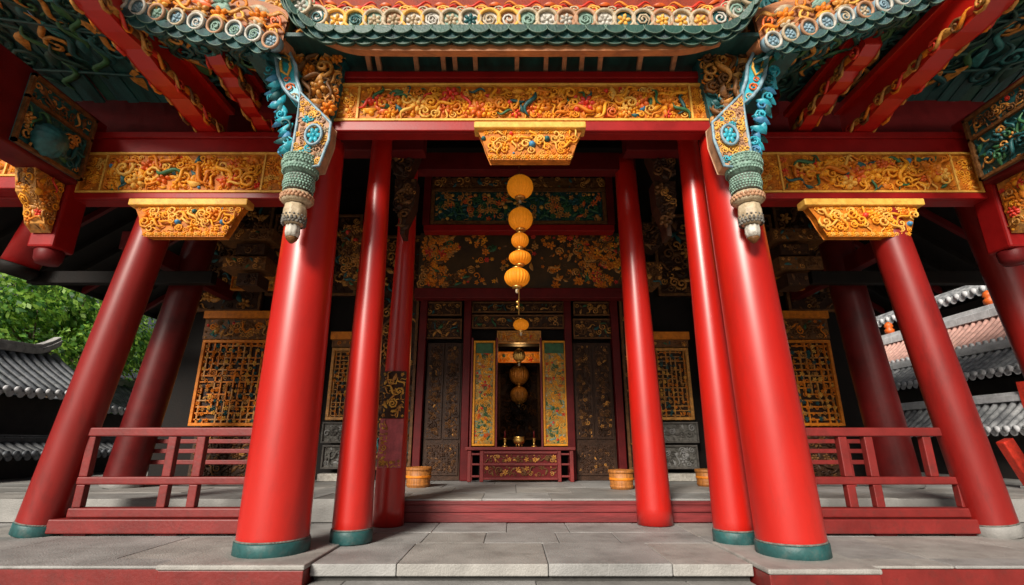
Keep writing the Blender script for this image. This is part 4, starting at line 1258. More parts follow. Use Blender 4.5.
# ================================================================== lattices and carved stone of the side bays
def lattice(u0, v0, u1, v1, vh, Y, label, seed, main='gold_orange', cell=0.125, bar=0.028):
    x0, z0, x1, z1 = rect(u0, v0, u1, v1, Y)
    t = thing('lattice_window', ((x0 + x1) / 2, Y, z0), label, 'window', 'lattice windows of the rear wall')
    MB().box(x0, Y + 0.05, z0, x1, Y + 0.12, z1).build('backing', M('brown_dark'), t)
    mb = MB()
    fw = 0.06
    for (a0, b0, a1, b1) in ((x0, z0, x1, z0 + fw), (x0, z1 - fw, x1, z1), (x0, z0 + fw + 0.001, x0 + fw, z1 - fw - 0.001), (x1 - fw, z0 + fw + 0.001, x1, z1 - fw - 0.001)):
        mb.box(a0, Y - 0.03, b0, a1, Y + 0.045, b1)
    mb.build('frame', M(main), t, bevel=0.006)
    rnd = random.Random(seed)
    mb = MB()
    nx = max(2, round((x1 - x0) / cell))
    nz = max(3, round((z1 - z0) / cell))
    cx_, cz_ = (x1 - x0) / nx, (z1 - z0) / nz
    # stepped key fret: lines on a grid with random gaps, vertical and horizontal bars at slightly different depth
    for i in range(1, nx):
        j = 0
        while j < nz:
            l = rnd.choice([1, 2, 3, 4])
            if rnd.random() < 0.8:
                mb.box(x0 + i * cx_ - bar / 2, Y, z0 + j * cz_ - bar / 2, x0 + i * cx_ + bar / 2, Y + 0.035, min(z1, z0 + (j + l) * cz_) + bar / 2, rnd.choice([0, 0, 1]))
            j += l
    for j in range(1, nz):
        i = 0
        while i < nx:
            l = rnd.choice([1, 2, 2, 3])
            if rnd.random() < 0.8:
                mb.box(x0 + i * cx_, Y + 0.004, z0 + j * cz_ - bar / 2 + 0.002, min(x1, x0 + (i + l) * cx_), Y + 0.032, z0 + j * cz_ + bar / 2 + 0.002, rnd.choice([0, 1, 0]))
            i += l
    mb.build('fretwork', M(main, 'gold_old'), t)
    mb = MB()
    mb.relief(x0 + fw, z0 + fw, x1 - fw, z1 - fw, cell * 0.95, seed + 5, {'gold': [0, 1], 'flower': [0, 2, 3]}, front(Y + 0.004), size=0.8, kinds=(('blossom', 3), ('spiral', 2), ('leaf', 1)))
    mb.build('carving', M('gold_orange', 'gold_old', 'gold_pale', 'paint_teal'), t)
    if vh:
        zt = P(512, vh, Y).z
        mb = MB()
        mb.box(x0 - 0.02, Y - 0.02, z1 + 0.02, x1 + 0.02, Y + 0.1, zt, 1)
        mb.relief(x0, z1 + 0.03, x1, zt - 0.02, 0.11, seed + 6, OLD_PAL, front(Y - 0.02), size=1.5)
        mb.box(x0 - 0.04, Y - 0.08, zt + 0.003, x1 + 0.04, Y + 0.1, zt + 0.16, 2)
        mb.build('head_panel', M('gold_old', 'brown_carved', 'gold_orange', 'paint_red', 'brown_carved', 'paint_green', 'paint_teal'), t)
    return t

YL = 10.3
lattice(196, 340, 264, 426, 319, YL, 'wide orange gold fret lattice behind the left railing', 801)
lattice(785, 340, 837, 426, 319, YL, 'wide orange gold fret lattice behind the right railing', 802)
lattice(329, 348, 355, 420, 340, YL, 'narrow dense gold lattice between the thick and slim columns on the left', 803, 'gold_old', 0.085, 0.016)
lattice(655, 348, 691, 420, 340, YL, 'narrow brown gold lattice between the two slim columns on the right', 804, 'gold_old', 0.09, 0.017)
for i, (u0, u1, s) in enumerate(((322, 360, 'left'), (652, 698, 'right'))):
    for k, (v0, v1, w) in enumerate(((422, 443, 'upper'), (445, 469, 'lower'))):
        framed_panel('stone_relief', u0, v0, u1, v1, YL - 0.02, '%s grey carved stone panel under the narrow %s lattice' % (w, s), 'panel', 820 + i * 2 + k,
                     ('carved_stone', 'plaster_grey', 'stone', 'carved_stone'), {'gold': [0, 1, 2], 'flower': [0, 2]}, 'carved_stone', 'plaster_grey', cell=0.10, fw=0.035, group='carved stone wall panels', size=1.6)
    x0, z0, x1, z1 = rect(u0 - 3, 470, u1 + 3, 475, YL - 0.1)
    tag(MB().box(x0, YL - 0.18, Z_HALL + 0.002, x1, YL + 0.1, Z_HALL + 0.14).build('stone_kerb', M('white_paint'), None, origin=(x0, YL, Z_HALL), bevel=0.01), 'pale stone foot of the wall under the %s carved stone panels' % s, 'kerb')
for u0, u1, s in ((192, 268, 'left'), (782, 842, 'right')):
    x0, z0, x1, z1 = rect(u0, 428, u1, 470, YL)
    mb = MB()
    mb.box(x0, YL, Z_HALL + 0.003, x1, YL + 0.1, z1, 1)
    mb.relief(x0 + 0.03, Z_HALL + 0.05, x1 - 0.03, z1 - 0.03, 0.12, int(u0), DARK_PAL, front(YL))
    tag(mb.build('dado_panel', M(*DARK_MATS), None, origin=((x0 + x1) / 2, YL, Z_HALL)), 'dark carved dado below the wide %s orange lattice' % s, 'panel')
# dim carved frieze boards high in the side bays
for u0, u1, v0, v1, s in ((232, 276, 274, 290, 'left'), (775, 806, 272, 290, 'right')):
    framed_panel('gilt_board', u0, v0, u1, v1, 9.9, 'small gilt carved board above the wide %s orange lattice' % s, 'panel', int(u0), GOLD_MATS, PURE_PAL, 'gold_old', 'gold_orange', cell=0.1, fw=0.03)

for i, (u0, v0, u1, v1, lab) in enumerate(((269, 300, 322, 428, 'dim brown carved wall panel between the wide and narrow left lattices'),
                                            (364, 236, 417, 470, 'tall dim carved wall panel behind the couplet board column'),
                                            (200, 205, 268, 312, 'dim carved wall board high above the wide left lattice'),
                                            (271, 215, 360, 296, 'dim carved wall board above the narrow left lattice'),
                                            (699, 300, 780, 428, 'dim brown carved wall panel between the narrow and wide right lattices'),
                                            (622, 252, 650, 470, 'tall dim carved wall panel behind the bandless right column'),
                                            (780, 205, 845, 312, 'dim carved wall board high above the wide right lattice'),
                                            (655, 215, 776, 296, 'dim carved wall board above the narrow right lattice'))):
    framed_panel('wall_panel', u0, v0, u1, v1, YW - 0.12, lab, 'panel', 850 + i, DARK_MATS, {'gold': [0, 1, 2, 1], 'flower': [0, 2], 'green': [0, 5]}, 'brown_dark', 'brown_carved', cell=0.17, fw=0.06, group='dim carved wall panels')
# couplet boards
def couplet_board(u0, v0, u1, v1, Y, label, seed, m0, lower=None):
    x0, z0, x1, z1 = rect(u0, v0, u1, v1, Y)
    t = thing('couplet_board', ((x0 + x1) / 2, Y, z0), label, 'plaque', 'carved couplet boards on columns')
    zm = z0 + (z1 - z0) * (0.5 if lower else 0.0)
    # gently curved board following the shaft
    def mp(a, b, d):
        f = (a - x0) / (x1 - x0) - 0.5
        return (a, Y + 0.35 * (x1 - x0) * f * f - d, b)
    def curved(za, zb_, m, name):
        V, Fc = [], []
        N = 8
        for i in range(N + 1):
            a = x0 + (x1 - x0) * i / N
            for dd in (0, -0.035):
                V += [mp(a, za, dd), mp(a, zb_, dd)]
        for i in range(N):
            o, q = i * 4, i * 4 + 4
            Fc += [(o, q, q + 1, o + 1), (o + 2, o + 3, q + 3, q + 2), (o, o + 2, q + 2, q), (o + 1, q + 1, q + 3, o + 3)]
        Fc += [(0, 1, 3, 2), (N * 4, N * 4 + 2, N * 4 + 3, N * 4 + 1)]
        return MB().add(V, Fc).build(name, M(m), t)
    if lower:
        curved(z0, zm - 0.01, lower, 'lower_board')
    curved(zm, z1, m0, 'board')
    mb = MB()
    rnd = random.Random(seed)
    # rows of carved strokes like brush characters
    n = int((z1 - zm) / 0.13)
    xm = (x0 + x1) / 2
    for k in range(n):
        zc = zm + 0.07 + k * (z1 - zm - 0.08) / n
        for _ in range(5):
            a = xm + rnd.uniform(-0.25, 0.25) * (x1 - x0)
            b = zc + rnd.uniform(-0.035, 0.035)
            l = rnd.uniform(0.03, 0.07)
            if rnd.random() < 0.6:
                p, q = mp(a - l / 2, b, 0.008), mp(a + l / 2, b + 0.008, 0.008)
            else:
                p, q = mp(a, b - l / 2, 0.008), mp(a + 0.01, b + l / 2, 0.008)
            mb.tube([p, q], 0.008, 5, 0)
    mb.relief(x0, zm, x0 + (x1 - x0) * 0.2, z1, 0.06, seed, {'gold': [0, 1]}, mp, size=1.2)
    mb.relief(x1 - (x1 - x0) * 0.2, zm, x1, z1, 0.06, seed + 1, {'gold': [0, 1]}, mp, size=1.2)
    if lower:
        mb.relief(x0 + 0.01, z0 + 0.02, x0 + (x1 - x0) * 0.38, zm - 0.03, 0.06, seed + 2, {'gold': [0, 1]}, mp, size=1.4)
        mb.relief(x0 + 0.01, z0 + 0.01, x1 - 0.01, z0 + 0.09, 0.05, seed + 3, {'gold': [0, 1]}, mp, size=1.4)
    mb.relief(x0 + 0.01, zm + 0.02, x1 - 0.01, z1 - 0.02, 0.10, seed + 8, {'gold': [0, 1, 1]}, mp, size=1.2, depth=0.9, kinds=(('wave', 3), ('spiral', 2), ('leaf', 2)))
    mb.build('carving', M('gold_pale', 'gold_old'), t)
couplet_board(380, 371, 403, 468, 6.66, 'brown carved couplet board with pinkish red lower half on the slim column', 841, 'brown_dark', 'pink_panel')
couplet_board(729, 326, 745, 420, 7.9, 'thin gilt carved couplet board half hidden behind the thick right column', 842, 'gold_old')

# ================================================================== railings
def railing(x0, x1, Y, label, posts, slant, base_ext=0.25):
    t = thing('railing', ((x0 + x1) / 2, Y, 0), label, 'railing', 'red wooden railings of the side bays')
    zt = P(512, 432, Y).z
    zm = P(512, 480.5, Y).z
    xa, xb_ = (x0, x1)
    def rail(name, z, h, d, a, b, m='worn_red'):
        MB().box(a, Y - d / 2, z - h / 2, b, Y + d / 2, z + h / 2).build(name, M(m), t, bevel=0.014)
    rail('top_rail', zt, 0.10, 0.13, x0, x1)
    rail('middle_rail', zm, 0.085, 0.10, x0 + (0 if slant > 0 else -0.0), x1)
    rail('bottom_rail', 0.235, 0.10, 0.16, x0, x1)
    rail('sill_beam', 0.10, 0.15, 0.26, x0 - (base_ext if slant < 0 else 0), x1 + (base_ext if slant > 0 else 0))
    for (ub, zlo, zhi) in posts:
        p = P(ub, 470, Y)
        lo, hi = (0.287, zt - 0.052)
        if zlo == 1:
            lo = zm + 0.045
        if zhi == 1:
            hi = zm - 0.045
        dy = 0.0
        MB().box(p.x - 0.05, Y - 0.045, lo, p.x + 0.05, Y + 0.045, zm - 0.044).build('post', M('worn_red'), t, bevel=0.01) if lo < zm - 0.1 else None
        MB().box(p.x - 0.05, Y - 0.045, zm + 0.044, p.x + 0.05, Y + 0.045, hi).build('post', M('worn_red'), t, bevel=0.01) if hi > zm else None
    # feet that keep the sill off the paving
    for x in (x0 + 0.15, (x0 + x1) / 2, x1 - 0.15):
        MB().box(x - 0.12, Y - 0.08, 0.001, x + 0.12, Y + 0.08, 0.024).build('foot', M('dark_red'), t)
    return t

YR = 6.22
xl0, xl1 = P(82, 470, YR).x, P(256, 470, YR).x
railing(xl0, xl1 + 0.3, YR, 'faded red wooden railing between the thick and leaning left columns', [(87, 0, 0), (169, 0, 0), (198, 0, 0)], -1, 0.22)
xr0, xr1 = P(806, 470, YR).x, P(958, 470, YR).x
railing(xr0 - 0.3, xr1, YR, 'faded red wooden railing between the thick and leaning right columns', [(846, 0, 0), (872, 0, 0), (931, 1, 0), (955, 0, 0)], 1)

def rear_railing(x0, x1, Y, label):
    t = thing('railing', ((x0 + x1) / 2, Y, Z_HALL), label, 'railing', 'low rear railings of the side bays')
    for z, nm in ((1.02, 'top_rail'), (0.86, 'middle_rail'), (0.68, 'lower_rail'), (0.40, 'bottom_rail')):
        MB().box(x0, Y - 0.04, z - 0.035, x1, Y + 0.04, z + 0.035).build(nm, M('worn_red'), t, bevel=0.008)
    n = 3
    for i in range(n):
        x = x0 + 0.1 + (x1 - x0 - 0.2) * i / (n - 1)
        MB().box(x - 0.04, Y - 0.034, Z_HALL + 0.002, x + 0.04, Y + 0.034, 0.984).build('post', M('worn_red'), t)
    return t
rear_railing(P(128, 455, 9.0).x, P(268, 455, 9.0).x, 9.0, 'second red railing seen through the left railing, on the hall floor')
rear_railing(P(790, 455, 9.0).x, P(905, 455, 9.0).x, 9.0, 'second red railing seen through the right railing, on the hall floor')

# ================================================================== altar table, tubs
YT = 10.0
x0, z0, x1, z1 = rect(465, 447, 576, 481, YT)
zt = z1
t = thing('altar_table', ((x0 + x1) / 2, YT + 0.2, Z_HALL), 'low red altar table with gilt carved front panel before the doorway', 'table')
MB().box(x0, YT - 0.05, zt - 0.06, x1, YT + 0.42, zt).build('table_top', M('worn_red'), t, bevel=0.012)
w = x1 - x0
ma, mb_ = x0 + w * 0.15, x1 - w * 0.15
for a in (x0 + 0.08, ma, mb_, x1 - 0.08):
    MB().box(a - 0.035, YT - 0.02, Z_HALL + 0.002, a + 0.035, YT + 0.05, zt - 0.063).build('leg', M('worn_red'), t, bevel=0.008)
for a in (x0 + 0.08, x1 - 0.08):
    MB().box(a - 0.035, YT + 0.3, Z_HALL + 0.002, a + 0.035, YT + 0.37, zt - 0.063).build('leg', M('worn_red'), t, bevel=0.008)
mid = (Z_HALL + zt) / 2
mb = MB()
mb.box(ma + 0.037, YT - 0.01, Z_HALL + 0.08, mb_ - 0.037, YT + 0.03, zt - 0.065, 3)
for za_, zb2 in ((Z_HALL + 0.10, mid - 0.03), (mid + 0.03, zt - 0.14)):
    mb.relief(ma + 0.05, za_, mb_ - 0.05, zb2, 0.075, 745 + int(za_ * 10), {'gold': [0, 1, 4], 'flower': [0, 1, 2], 'green': [4, 0]}, front(YT - 0.012), size=1.6)
mb.build('front_panel', M('gold_old', 'brown_carved', 'gold_old', 'dark_red', 'brown_carved'), t)
mb = MB()
for zz in (Z_HALL + 0.06, mid, zt - 0.10):
    mb.box(ma + 0.037, YT - 0.045, zz - 0.02, mb_ - 0.037, YT - 0.011, zz + 0.02)
for a, b in ((x0 + 0.116, ma - 0.037), (mb_ + 0.037, x1 - 0.116)):
    for zz in (Z_HALL + 0.1, mid, zt - 0.13):
        mb.box(a, YT - 0.0, zz - 0.018, b, YT + 0.03, zz + 0.018)
mb.build('stretcher', M('worn_red'), t, bevel=0.005)
# things on the table
for i, (u, h, r_, nm, m_, lab) in enumerate(((505, 0.28, 0.05, 'candlestick', 'brass', 'small brass candlestick on the altar table, left'),
                                            (534, 0.28, 0.05, 'candlestick', 'brass', 'small brass candlestick on the altar table, right'),
                                            (519, 0.20, 0.11, 'incense_burner', 'brass', 'round brass incense burner in the middle of the altar table'))):
    x = P(u, 440, YT + 0.2).x
    c = Vector((x, YT + 0.2, zt + 0.001))
    if nm == 'candlestick':
        t2 = thing(nm, c, lab, 'candlestick', 'brass candlesticks on the altar')
        MB().lathe(c, [(0.055, 0), (0.06, 0.012), (0.02, 0.03), (0.016, 0.09), (0.03, 0.11), (0.015, 0.13), (0.04, 0.15), (0.04, 0.16)], 16).build('holder', M('brass'), t2)
        MB().lathe(c + Vector((0, 0, 0.161)), [(0.014, 0), (0.014, 0.13), (0.004, 0.14)], 10).build('candle', M('dark_red'), t2)
    else:
        t2 = thing(nm, c, lab, 'incense burner')
        MB().lathe(c + Vector((0, 0, 0.04)), [(0.05, 0), (0.10, 0.03), (0.12, 0.09), (0.10, 0.13), (0.12, 0.15)], 20).build('bowl', M('brass'), t2)
        for k in range(3):
            a = k / 3 * 2 * PI + 0.5
            MB().lathe(c + Vector((0.06 * math.cos(a), 0.06 * math.sin(a), 0)), [(0.012, 0), (0.02, 0.055)], 8).build('foot', M('brass'), t2)

def tub(u, vb, w, label):
    Y = floor_Y(vb, Z_HALL) + 0.2
    k = Y / ray(u, vb)[1]
    r = w / 2 / F_PX * k
    h = r * 1.45
    c = Vector((P(u, vb, Y).x, Y, Z_HALL + 0.001))
    t = thing('wooden_tub', c, label, 'tub', 'wooden tubs on the hall floor')
    MB().lathe(c, [(r * 0.86, 0), (r * 0.88, 0.01), (r, h), (r * 0.9, h), (r * 0.88, h - 0.06), (0.01, h - 0.065)], 28, 0, 14, 0.012).build('tub_body', M('tub_wood'), t)
    for f in (0.14, 0.52, 0.9):
        rr = r * (0.87 + 0.13 * f) * 1.03
        MB().lathe(c + Vector((0, 0, h * f - 0.02)), [(rr, 0), (rr * 1.02, 0.008), (rr * 1.02, 0.032), (rr, 0.04)], 28).build('hoop', M('tub_wood' if f != 0.52 else 'gold_orange'), t)
tub(622, 490, 25, 'round golden wooden tub left of the bandless right column')
tub(418, 488, 26, 'round golden wooden tub right of the couplet board column')
tub(708, 487, 22, 'round golden wooden tub half hidden behind the slim right column')

# ================================================================== lanterns
def lantern(u, v0, v1, w, Y, label, mtl='lantern', ribs=22):
    top, bot = P(u, v0, Y), P(u, v1, Y)
    k = Y / ray(u, (v0 + v1) / 2)[1]
    r = w * 0.95 / 2 / F_PX * k
    H = (top.z - bot.z) * 0.93
    c = Vector((top.x, Y, bot.z))
    t = thing('paper_lantern', c, label, 'lantern', 'orange lanterns in a string')
    prof = []
    for i in range(15):
        a = -PI / 2 + 0.36 + (PI - 0.72) * i / 14
        prof.append((r * math.cos(a) ** 0.8, H / 2 + H / 2 * math.sin(a) / math.sin(PI / 2 - 0.36)))
    sh = MB().lathe(c, prof, 132, 0, ribs, 0.03).build('shade', M(mtl), t)
    rc = r * 0.42
    MB().lathe(c + Vector((0, 0, H + 0.002)), [(rc, 0), (rc, 0.02), (rc * 0.6, 0.03)], 20).build('cap', M('brass'), sh)
    MB().lathe(c + Vector((0, 0, -0.032)), [(rc * 0.7, 0), (rc, 0.008), (rc, 0.03)], 20).build('base_ring', M('brass'), sh)
    MB().lathe(c + Vector((0, 0, -0.10)), [(0.012, 0), (0.022, 0.02), (0.022, 0.05), (0.008, 0.067)], 10).build('tassel', M('cream'), t)
    return t
YLn = 6.3
lantern(520, 176, 197, 27, YLn, 'topmost round orange lantern of the string, the widest')
lantern(520.5, 208, 229, 25, YLn, 'second orange lantern from the top of the string')
lantern(520, 233, 247, 18, YLn, 'smallest orange lantern, third from the top of the string')
lantern(520, 251, 264, 23, YLn, 'flattened orange lantern, fourth from the top of the string')
lantern(517, 268, 286, 26, YLn, 'lowest large orange lantern of the string, above the bare cord')
ptop = P(520, 150, YLn)
pbt = P(517, 312, YLn)
mb = MB()
mb.tube([ptop + Vector((-0.012, 0, 0.15)), P(519, 330, YLn + 0.0) + Vector((0, 0, 0.2))], 0.006, 5)
for v in (293, 304, 309):
    p = P(517.5, v, YLn)
    mb.lathe(p, [(0.006, 0), (0.022, 0.015), (0.022, 0.035), (0.006, 0.05)], 10)
tag(mb.build('lantern_cord', M('brass'), None, origin=ptop), 'thin cord with brass beads that strings the orange lanterns', 'cord')
lantern(521, 319, 330, 16, 8.4, 'small orange pink lantern before the transom above the doorway')
lantern(519, 349, 361, 13, 10.1, 'tiny brass coloured lamp hanging at the head of the doorway', 'brass')
lantern(519, 364, 384, 20, 12.3, 'gilt lantern inside the altar room, upper one', 'gold_old')
lantern(519, 386, 403, 18, 12.3, 'gilt lantern inside the altar room, lower one', 'gold_old')

# ================================================================== surroundings
def tiled_roof(name, Xr, Zr, Xe, Ze, Y0, Y1, label, tile, ridge, wall_to=None, ends='ridge_white', wall_m='dark_wall', pitch=0.24, ridge_h=0.22, cat='roof', grp=None, curl=0.25, sag=0.0, orn=None, segs=None):
    t = thing(name, ((Xr + Xe) / 2, (Y0 + Y1) / 2, -0.62), label, cat, grp)
    s = 1 if Xe > Xr else -1
    mb = MB()
    N = 6
    def prof(f, y):
        g = (y - (Y0 + Y1) / 2) / ((Y1 - Y0) / 2)
        lift = sag * g * g
        x = Xr + (Xe - Xr) * f
        z = Zr + (Ze - Zr) * (f ** 0.85) + lift
        return x, z
    n = int((Y1 - Y0) / pitch)
    for k in range(n + 1):
        y = Y0 + (Y1 - Y0) * k / n
        pts = [Vector((prof(f / N, y)[0], y, prof(f / N, y)[1])) for f in range(N + 1)]
        mb.tube(pts, pitch * 0.30, 7, 0)
    V, Fc = [], []
    for k in range(n + 1):
        y = Y0 + (Y1 - Y0) * k / n
        for f in range(N + 1):
            x, z = prof(f / N, y)
            V.append((x, y, z - pitch * 0.12))
    for k in range(n):
        for f in range(N):
            a = k * (N + 1) + f
            Fc.append((a, a + 1, a + N + 2, a + N + 1))
    mb.add(V, Fc, 1)
    mb.build('roof_tiles', M(tile, tile if tile == 'tile_pink' else 'tile_dark'), t)
    # tile ends and drip tiles along the eave
    mb = MB()
    for k in range(n + 1):
        y = Y0 + (Y1 - Y0) * k / n
        x, z = prof(1, y)
        mb.lathe((x + s * 0.01, y, z), [(pitch * 0.34, 0), (pitch * 0.34, 0.04)], 12, 0, axis=(s, 0, 0))
        yy = y + pitch / 2
        pts = [(x + s * 0.005, yy + pitch * 0.4 * math.cos(a), z - 0.02 - pitch * 0.55 * math.sin(a)) for a in [j / 6 * PI for j in range(7)]]
        back = [(p[0] - s * 0.03, p[1], p[2]) for p in pts]
        mb.add(pts + back, [tuple(range(7)), tuple(range(13, 6, -1))] + [(j, j + 1, 8 + j, 7 + j) for j in range(6)], 0)
    mb.build('eave_tiles', M(ends), t)
    mb = MB()
    pts = []
    for k in range(25):
        y = Y0 + (Y1 - Y0) * k / 24
        x, z = prof(0, y)
        e = min(k, 24 - k) / 24
        lift = curl * max(0, 1 - e * 9) ** 1.6
        pts.append((y, z + lift))
    for (y0_, z0_), (y1_, z1_) in zip(pts, pts[1:]):
        for (w_, za_, zb_) in ((0.16, -0.05, ridge_h * 0.55), (0.11, ridge_h * 0.552, ridge_h)):
            V = [(Xr - w_, y0_, z0_ + za_), (Xr + w_, y0_, z0_ + za_), (Xr + w_, y0_, z0_ + zb_), (Xr - w_, y0_, z0_ + zb_),
                 (Xr - w_, y1_, z1_ + za_), (Xr + w_, y1_, z1_ + za_), (Xr + w_, y1_, z1_ + zb_), (Xr - w_, y1_, z1_ + zb_)]
            mb.add(V, [(0, 1, 2, 3), (7, 6, 5, 4), (0, 4, 5, 1), (1, 5, 6, 2), (2, 6, 7, 3), (3, 7, 4, 0)], 0)
    rg = mb.build('ridge', M(ridge), t, bevel=0.01)
    if wall_to is not None:
        xw = Xe - s * 0.55
        xb_ = Xr - s * 1.2
        MB().box(min(xw, xb_), Y0 + 0.2, wall_to, max(xw, xb_), Y1 - 0.2, Ze - 0.1).build('wall', M(wall_m), t)
        MB().add([(Xe - s * 0.05, Y0, Ze - 0.1), (Xe - s * 0.05, Y1, Ze - 0.1), (xb_, Y1, Ze - 0.1), (xb_, Y0, Ze - 0.1)], [(0, 1, 2, 3)]).build('soffit', M('black_wood'), t)
        for k in range(n * 2):
            pass
    if orn:
        for (y, kind) in orn:
            x, z = prof(0, y)
            c = Vector((x, y, z + ridge_h))
            mb = MB()
            if kind == 'box':
                mb.box(x - 0.18, y - 0.14, z - 0.2, x + 0.18, y + 0.14, z + ridge_h + 0.18)
            elif kind == 'knob':
                mb.lathe(c, [(0.08, 0), (0.14, 0.05), (0.15, 0.14), (0.09, 0.2), (0.14, 0.26), (0.11, 0.36), (0.03, 0.42)], 14)
            else:
                mb.tube([c + Vector((0, -0.5, -0.05)), c + Vector((0, -0.2, 0.06)), c + Vector((0, 0.1, 0.05)), c + Vector((0, 0.3, 0.16)), c + Vector((0, 0.25, 0.28))], [0.03, 0.08, 0.08, 0.06, 0.02], 8)
                for q in range(5):
                    V, Fc = T_SPIRAL[q % 4]
                    mb.add([(x - 0.06 - d * 0.1, y - 0.4 + q * 0.18 + a * 0.2, z + ridge_h + 0.08 + b * 0.2) for a, b, d in V], Fc, 0, True)
            mb.build('ridge_ornament', M('paint_orange' if kind != 'box' else 'paint_red'), rg)
    return t

# left: grey tiled pavilion and a garden wall with tile coping
tiled_roof('side_pavilion', -13.1, 3.28, -11.5, 2.16, 8.0, 14.2, 'grey tiled pavilion roof with curled ridge end in front of the tree', 'tile_grey', 'ridge_stone', wall_to=-0.62, cat='pavilion', curl=0.3, sag=0.12, pitch=0.26)
tiled_roof('side_pavilion', -14.6, 3.05, -12.9, 2.0, 14.6, 23.0, 'farther grey tiled pavilion roof half hidden behind the leaning left column', 'tile_grey', 'ridge_stone', wall_to=-0.62, cat='pavilion', curl=0.35, sag=0.15, pitch=0.28)
tiled_roof('garden_wall', -10.35, 1.05, -9.75, 0.78, 6.5, 14.5, 'low dark garden wall with a tiled coping beyond the left leaning column', 'tile_dark', 'tile_dark', wall_to=-0.62, cat='wall', pitch=0.2, ridge_h=0.1, curl=0.0, ends='tile_grey')
# right: stacked roofs
tiled_roof('neighbour_hall', 16.6, 6.9, 13.9, 5.35, 9.0, 24.0, 'tall neighbouring hall roof with white and dark eave scales, topmost on the right', 'tile_pale', 'ridge_white', wall_to=2.0, cat='hall', pitch=0.3, orn=((14.6, 'dragon'), (15.6, 'knob'), (17, 'dragon')))
tiled_roof('neighbour_hall', 13.1, 4.30, 12.05, 3.42, 9.5, 22.0, 'pink tiled roof with white ridge and orange finials, middle one on the right', 'tile_pink', 'ridge_white', wall_to=-0.62, cat='hall', pitch=0.2, ridge_h=0.3, curl=0.4, orn=((13.2, 'knob'), (15.6, 'box'), (17.0, 'knob')), ends='ridge_white')
tiled_roof('tiled_gallery', 12.0, 3.22, 10.95, 2.55, 9.0, 22.0, 'grey tiled gallery roof with white ridge just below the pink roof', 'tile_pale', 'ridge_white', wall_to=-0.62, cat='gallery', pitch=0.22, ridge_h=0.16, curl=0.4)
tiled_roof('garden_wall', 10.45, 1.86, 9.7, 1.25, 6.5, 16.0, 'low wall with grey tiled coping and white ridge beyond the right leaning column', 'tile_pale', 'ridge_white', wall_to=-0.62, cat='wall', pitch=0.2, ridge_h=0.14, curl=0.3, orn=((10.15, 'box'), (9.4, 'dragon'), (8.9, 'dragon')))
# red slanting board at the right edge
pa, pb2 = P(1004, 440, 8.6), P(1034, 486, 8.6)
t = thing('slanted_board', pb2, 'bright red slanted board at the right edge beyond the leaning column', 'board')
MB().bar(pa, pb2, 0.2, 0.16, up=(0, 1, 0)).build('board', M('paint_red'), t, bevel=0.02)
MB().bar(pb2 + Vector((-0.05, 0.05, 0)), Vector((pb2.x, 8.65, -0.6)), 0.14, 0.14, up=(0, 1, 0)).build('leg', M('ridge_stone'), t, bevel=0.01)

def leafy_tree(x, y, zg, h, r, label, seed, n=5200):
    rnd = random.Random(seed)
    t = thing('leafy_tree', (x, y, zg), label, 'tree', 'trees beyond the left side')
    mb = MB()
    tr = [Vector((x + 0.15 * math.sin(k), y + 0.1 * math.cos(k * 1.7), zg + h * 0.62 * k / 6)) for k in range(7)]
    mb.tube(tr, [0.24 - 0.022 * k for k in range(7)], 9)
    clumps = []
    for k in range(34):
        a = rnd.uniform(0, 2 * PI)
        e = rnd.uniform(-0.5, 1.0)
        d = r * rnd.uniform(0.45, 0.95)
        cpos = Vector((x + math.cos(a) * d * math.cos(e * 1.2), y + math.sin(a) * d * math.cos(e * 1.2), zg + h * 0.62 + math.sin(e * 1.2) * d * 0.85))
        clumps.append((cpos, r * rnd.uniform(0.22, 0.42)))
        s = tr[rnd.randrange(3, 7)]
        m_ = (s + cpos) / 2 + Vector((0, 0, -0.15))
        mb.tube([s, m_, cpos], [0.07, 0.045, 0.015], 5)
    mb.build('trunk', M('bark'), t)
    mb = MB()
    for k in range(n):
        c, cr_ = clumps[rnd.randrange(len(clumps))]
        v = Vector((rnd.gauss(0, 1), rnd.gauss(0, 1), rnd.gauss(0, 1))).normalized() * (cr_ * rnd.random() ** 0.4)
        v.z *= 0.65
        p = c + v
        nrm = (v.normalized() + Vector((rnd.uniform(-0.7, 0.7), rnd.uniform(-0.7, 0.7), rnd.uniform(0.1, 1.1)))).normalized()
        a = nrm.cross(Vector((rnd.random(), rnd.random(), rnd.random() + 0.1))).normalized()
        b = nrm.cross(a)
        s = rnd.uniform(0.07, 0.15)
        mb.add([p - a * s, p + b * s * 0.5, p + a * s, p - b * s * 0.5], [(0, 1, 2, 3)], rnd.choice([0, 0, 1, 1, 2]))
    mb.build('crown', M('leaf_bright', 'leaf_mid', 'leaf_dark'), t)
leafy_tree(-15.2, 16.0, -0.62, 7.0, 2.9, 'bright green leafy tree rising behind the grey pavilion ridge', 901, 9000)
leafy_tree(-18.8, 17.0, -0.62, 9.6, 3.6, 'green leafy tree at the far left edge behind the pavilion', 902, 7000)
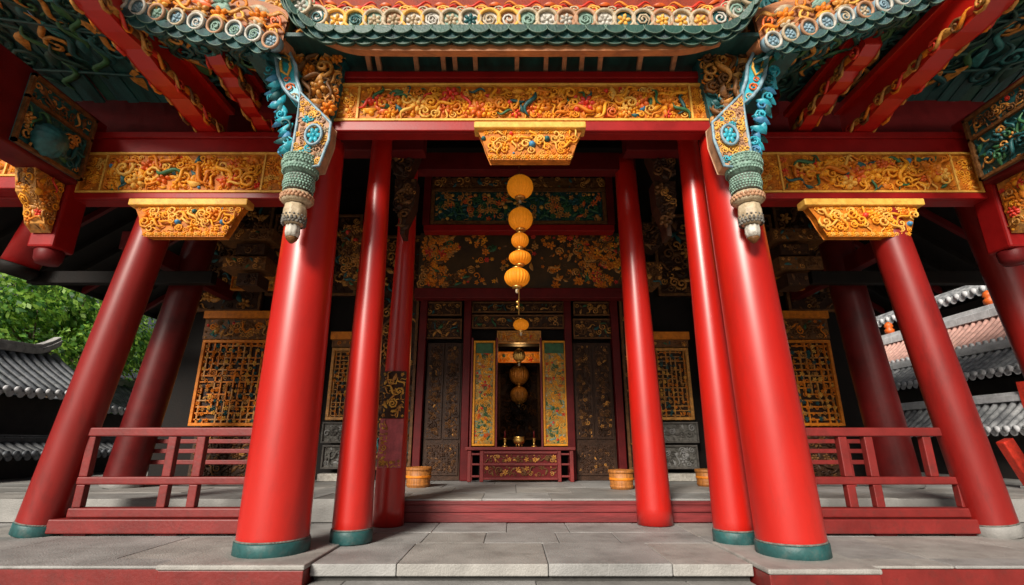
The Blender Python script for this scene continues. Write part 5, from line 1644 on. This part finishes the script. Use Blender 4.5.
leafy_tree(-14.5, 21.0, -0.62, 6.2, 2.8, 'green leafy tree seen in the gap between the two left columns', 903, 7000)
leafy_tree(-22.0, 25.0, -0.62, 10.0, 4.5, 'tall dark green tree farthest back on the left', 904, 7000)

# ================================================================== light
SUN_EL, SUN_AZ = 29.0, -23.5        # azimuth from straight behind the camera, negative to its left
w = bpy.data.worlds.new('World')
scene.world = w
w.use_nodes = True
nt = w.node_tree
sky = nt.nodes.new('ShaderNodeTexSky')
sky.sky_type = 'NISHITA'
sky.sun_disc = False
sky.sun_elevation = R(SUN_EL)
sky.sun_rotation = R(180 + SUN_AZ * -1)
sky.dust_density = 6.0
sky.air_density = 0.7
sky.ozone_density = 1.0
bg = nt.nodes['Background']
hs = nt.nodes.new('ShaderNodeHueSaturation')        # thin white overcast
hs.inputs['Saturation'].default_value = 0.4
hs.inputs['Value'].default_value = 1.25
nt.links.new(sky.outputs['Color'], hs.inputs['Color'])
nt.links.new(hs.outputs['Color'], bg.inputs['Color'])
bg.inputs['Strength'].default_value = 0.024
sl = bpy.data.lights.new('sun', 'SUN')
sl.energy = 4.1
sl.angle = R(17)
sl.color = (1.0, 0.93, 0.82)
so = bpy.data.objects.new('sun', sl)
COL.objects.link(so)
az = R(SUN_AZ)
d = Vector((math.sin(az) * math.cos(R(SUN_EL)), -math.cos(az) * math.cos(R(SUN_EL)), math.sin(R(SUN_EL))))   # towards the sun
so.rotation_euler = d.to_track_quat('Z', 'Y').to_euler()
so.location = (0, -5, 20)
# altar lamp inside the lit altar room
pl = bpy.data.lights.new('altar_lamp', 'POINT')
pl.energy = 9
pl.color = (1.0, 0.55, 0.2)
pl.shadow_soft_size = 0.12
po = bpy.data.objects.new('altar_lamp', pl)
COL.objects.link(po)
po.location = (P(519, 357, 11.1).x, 11.0, P(519, 357, 11.1).z + 0.05)

scene.view_settings.view_transform = 'Standard'
scene.view_settings.look = 'None'
scene.view_settings.exposure = 0.36
scene.view_settings.gamma = 1
scene.cycles.max_bounces = 8
scene.cycles.use_denoising = True
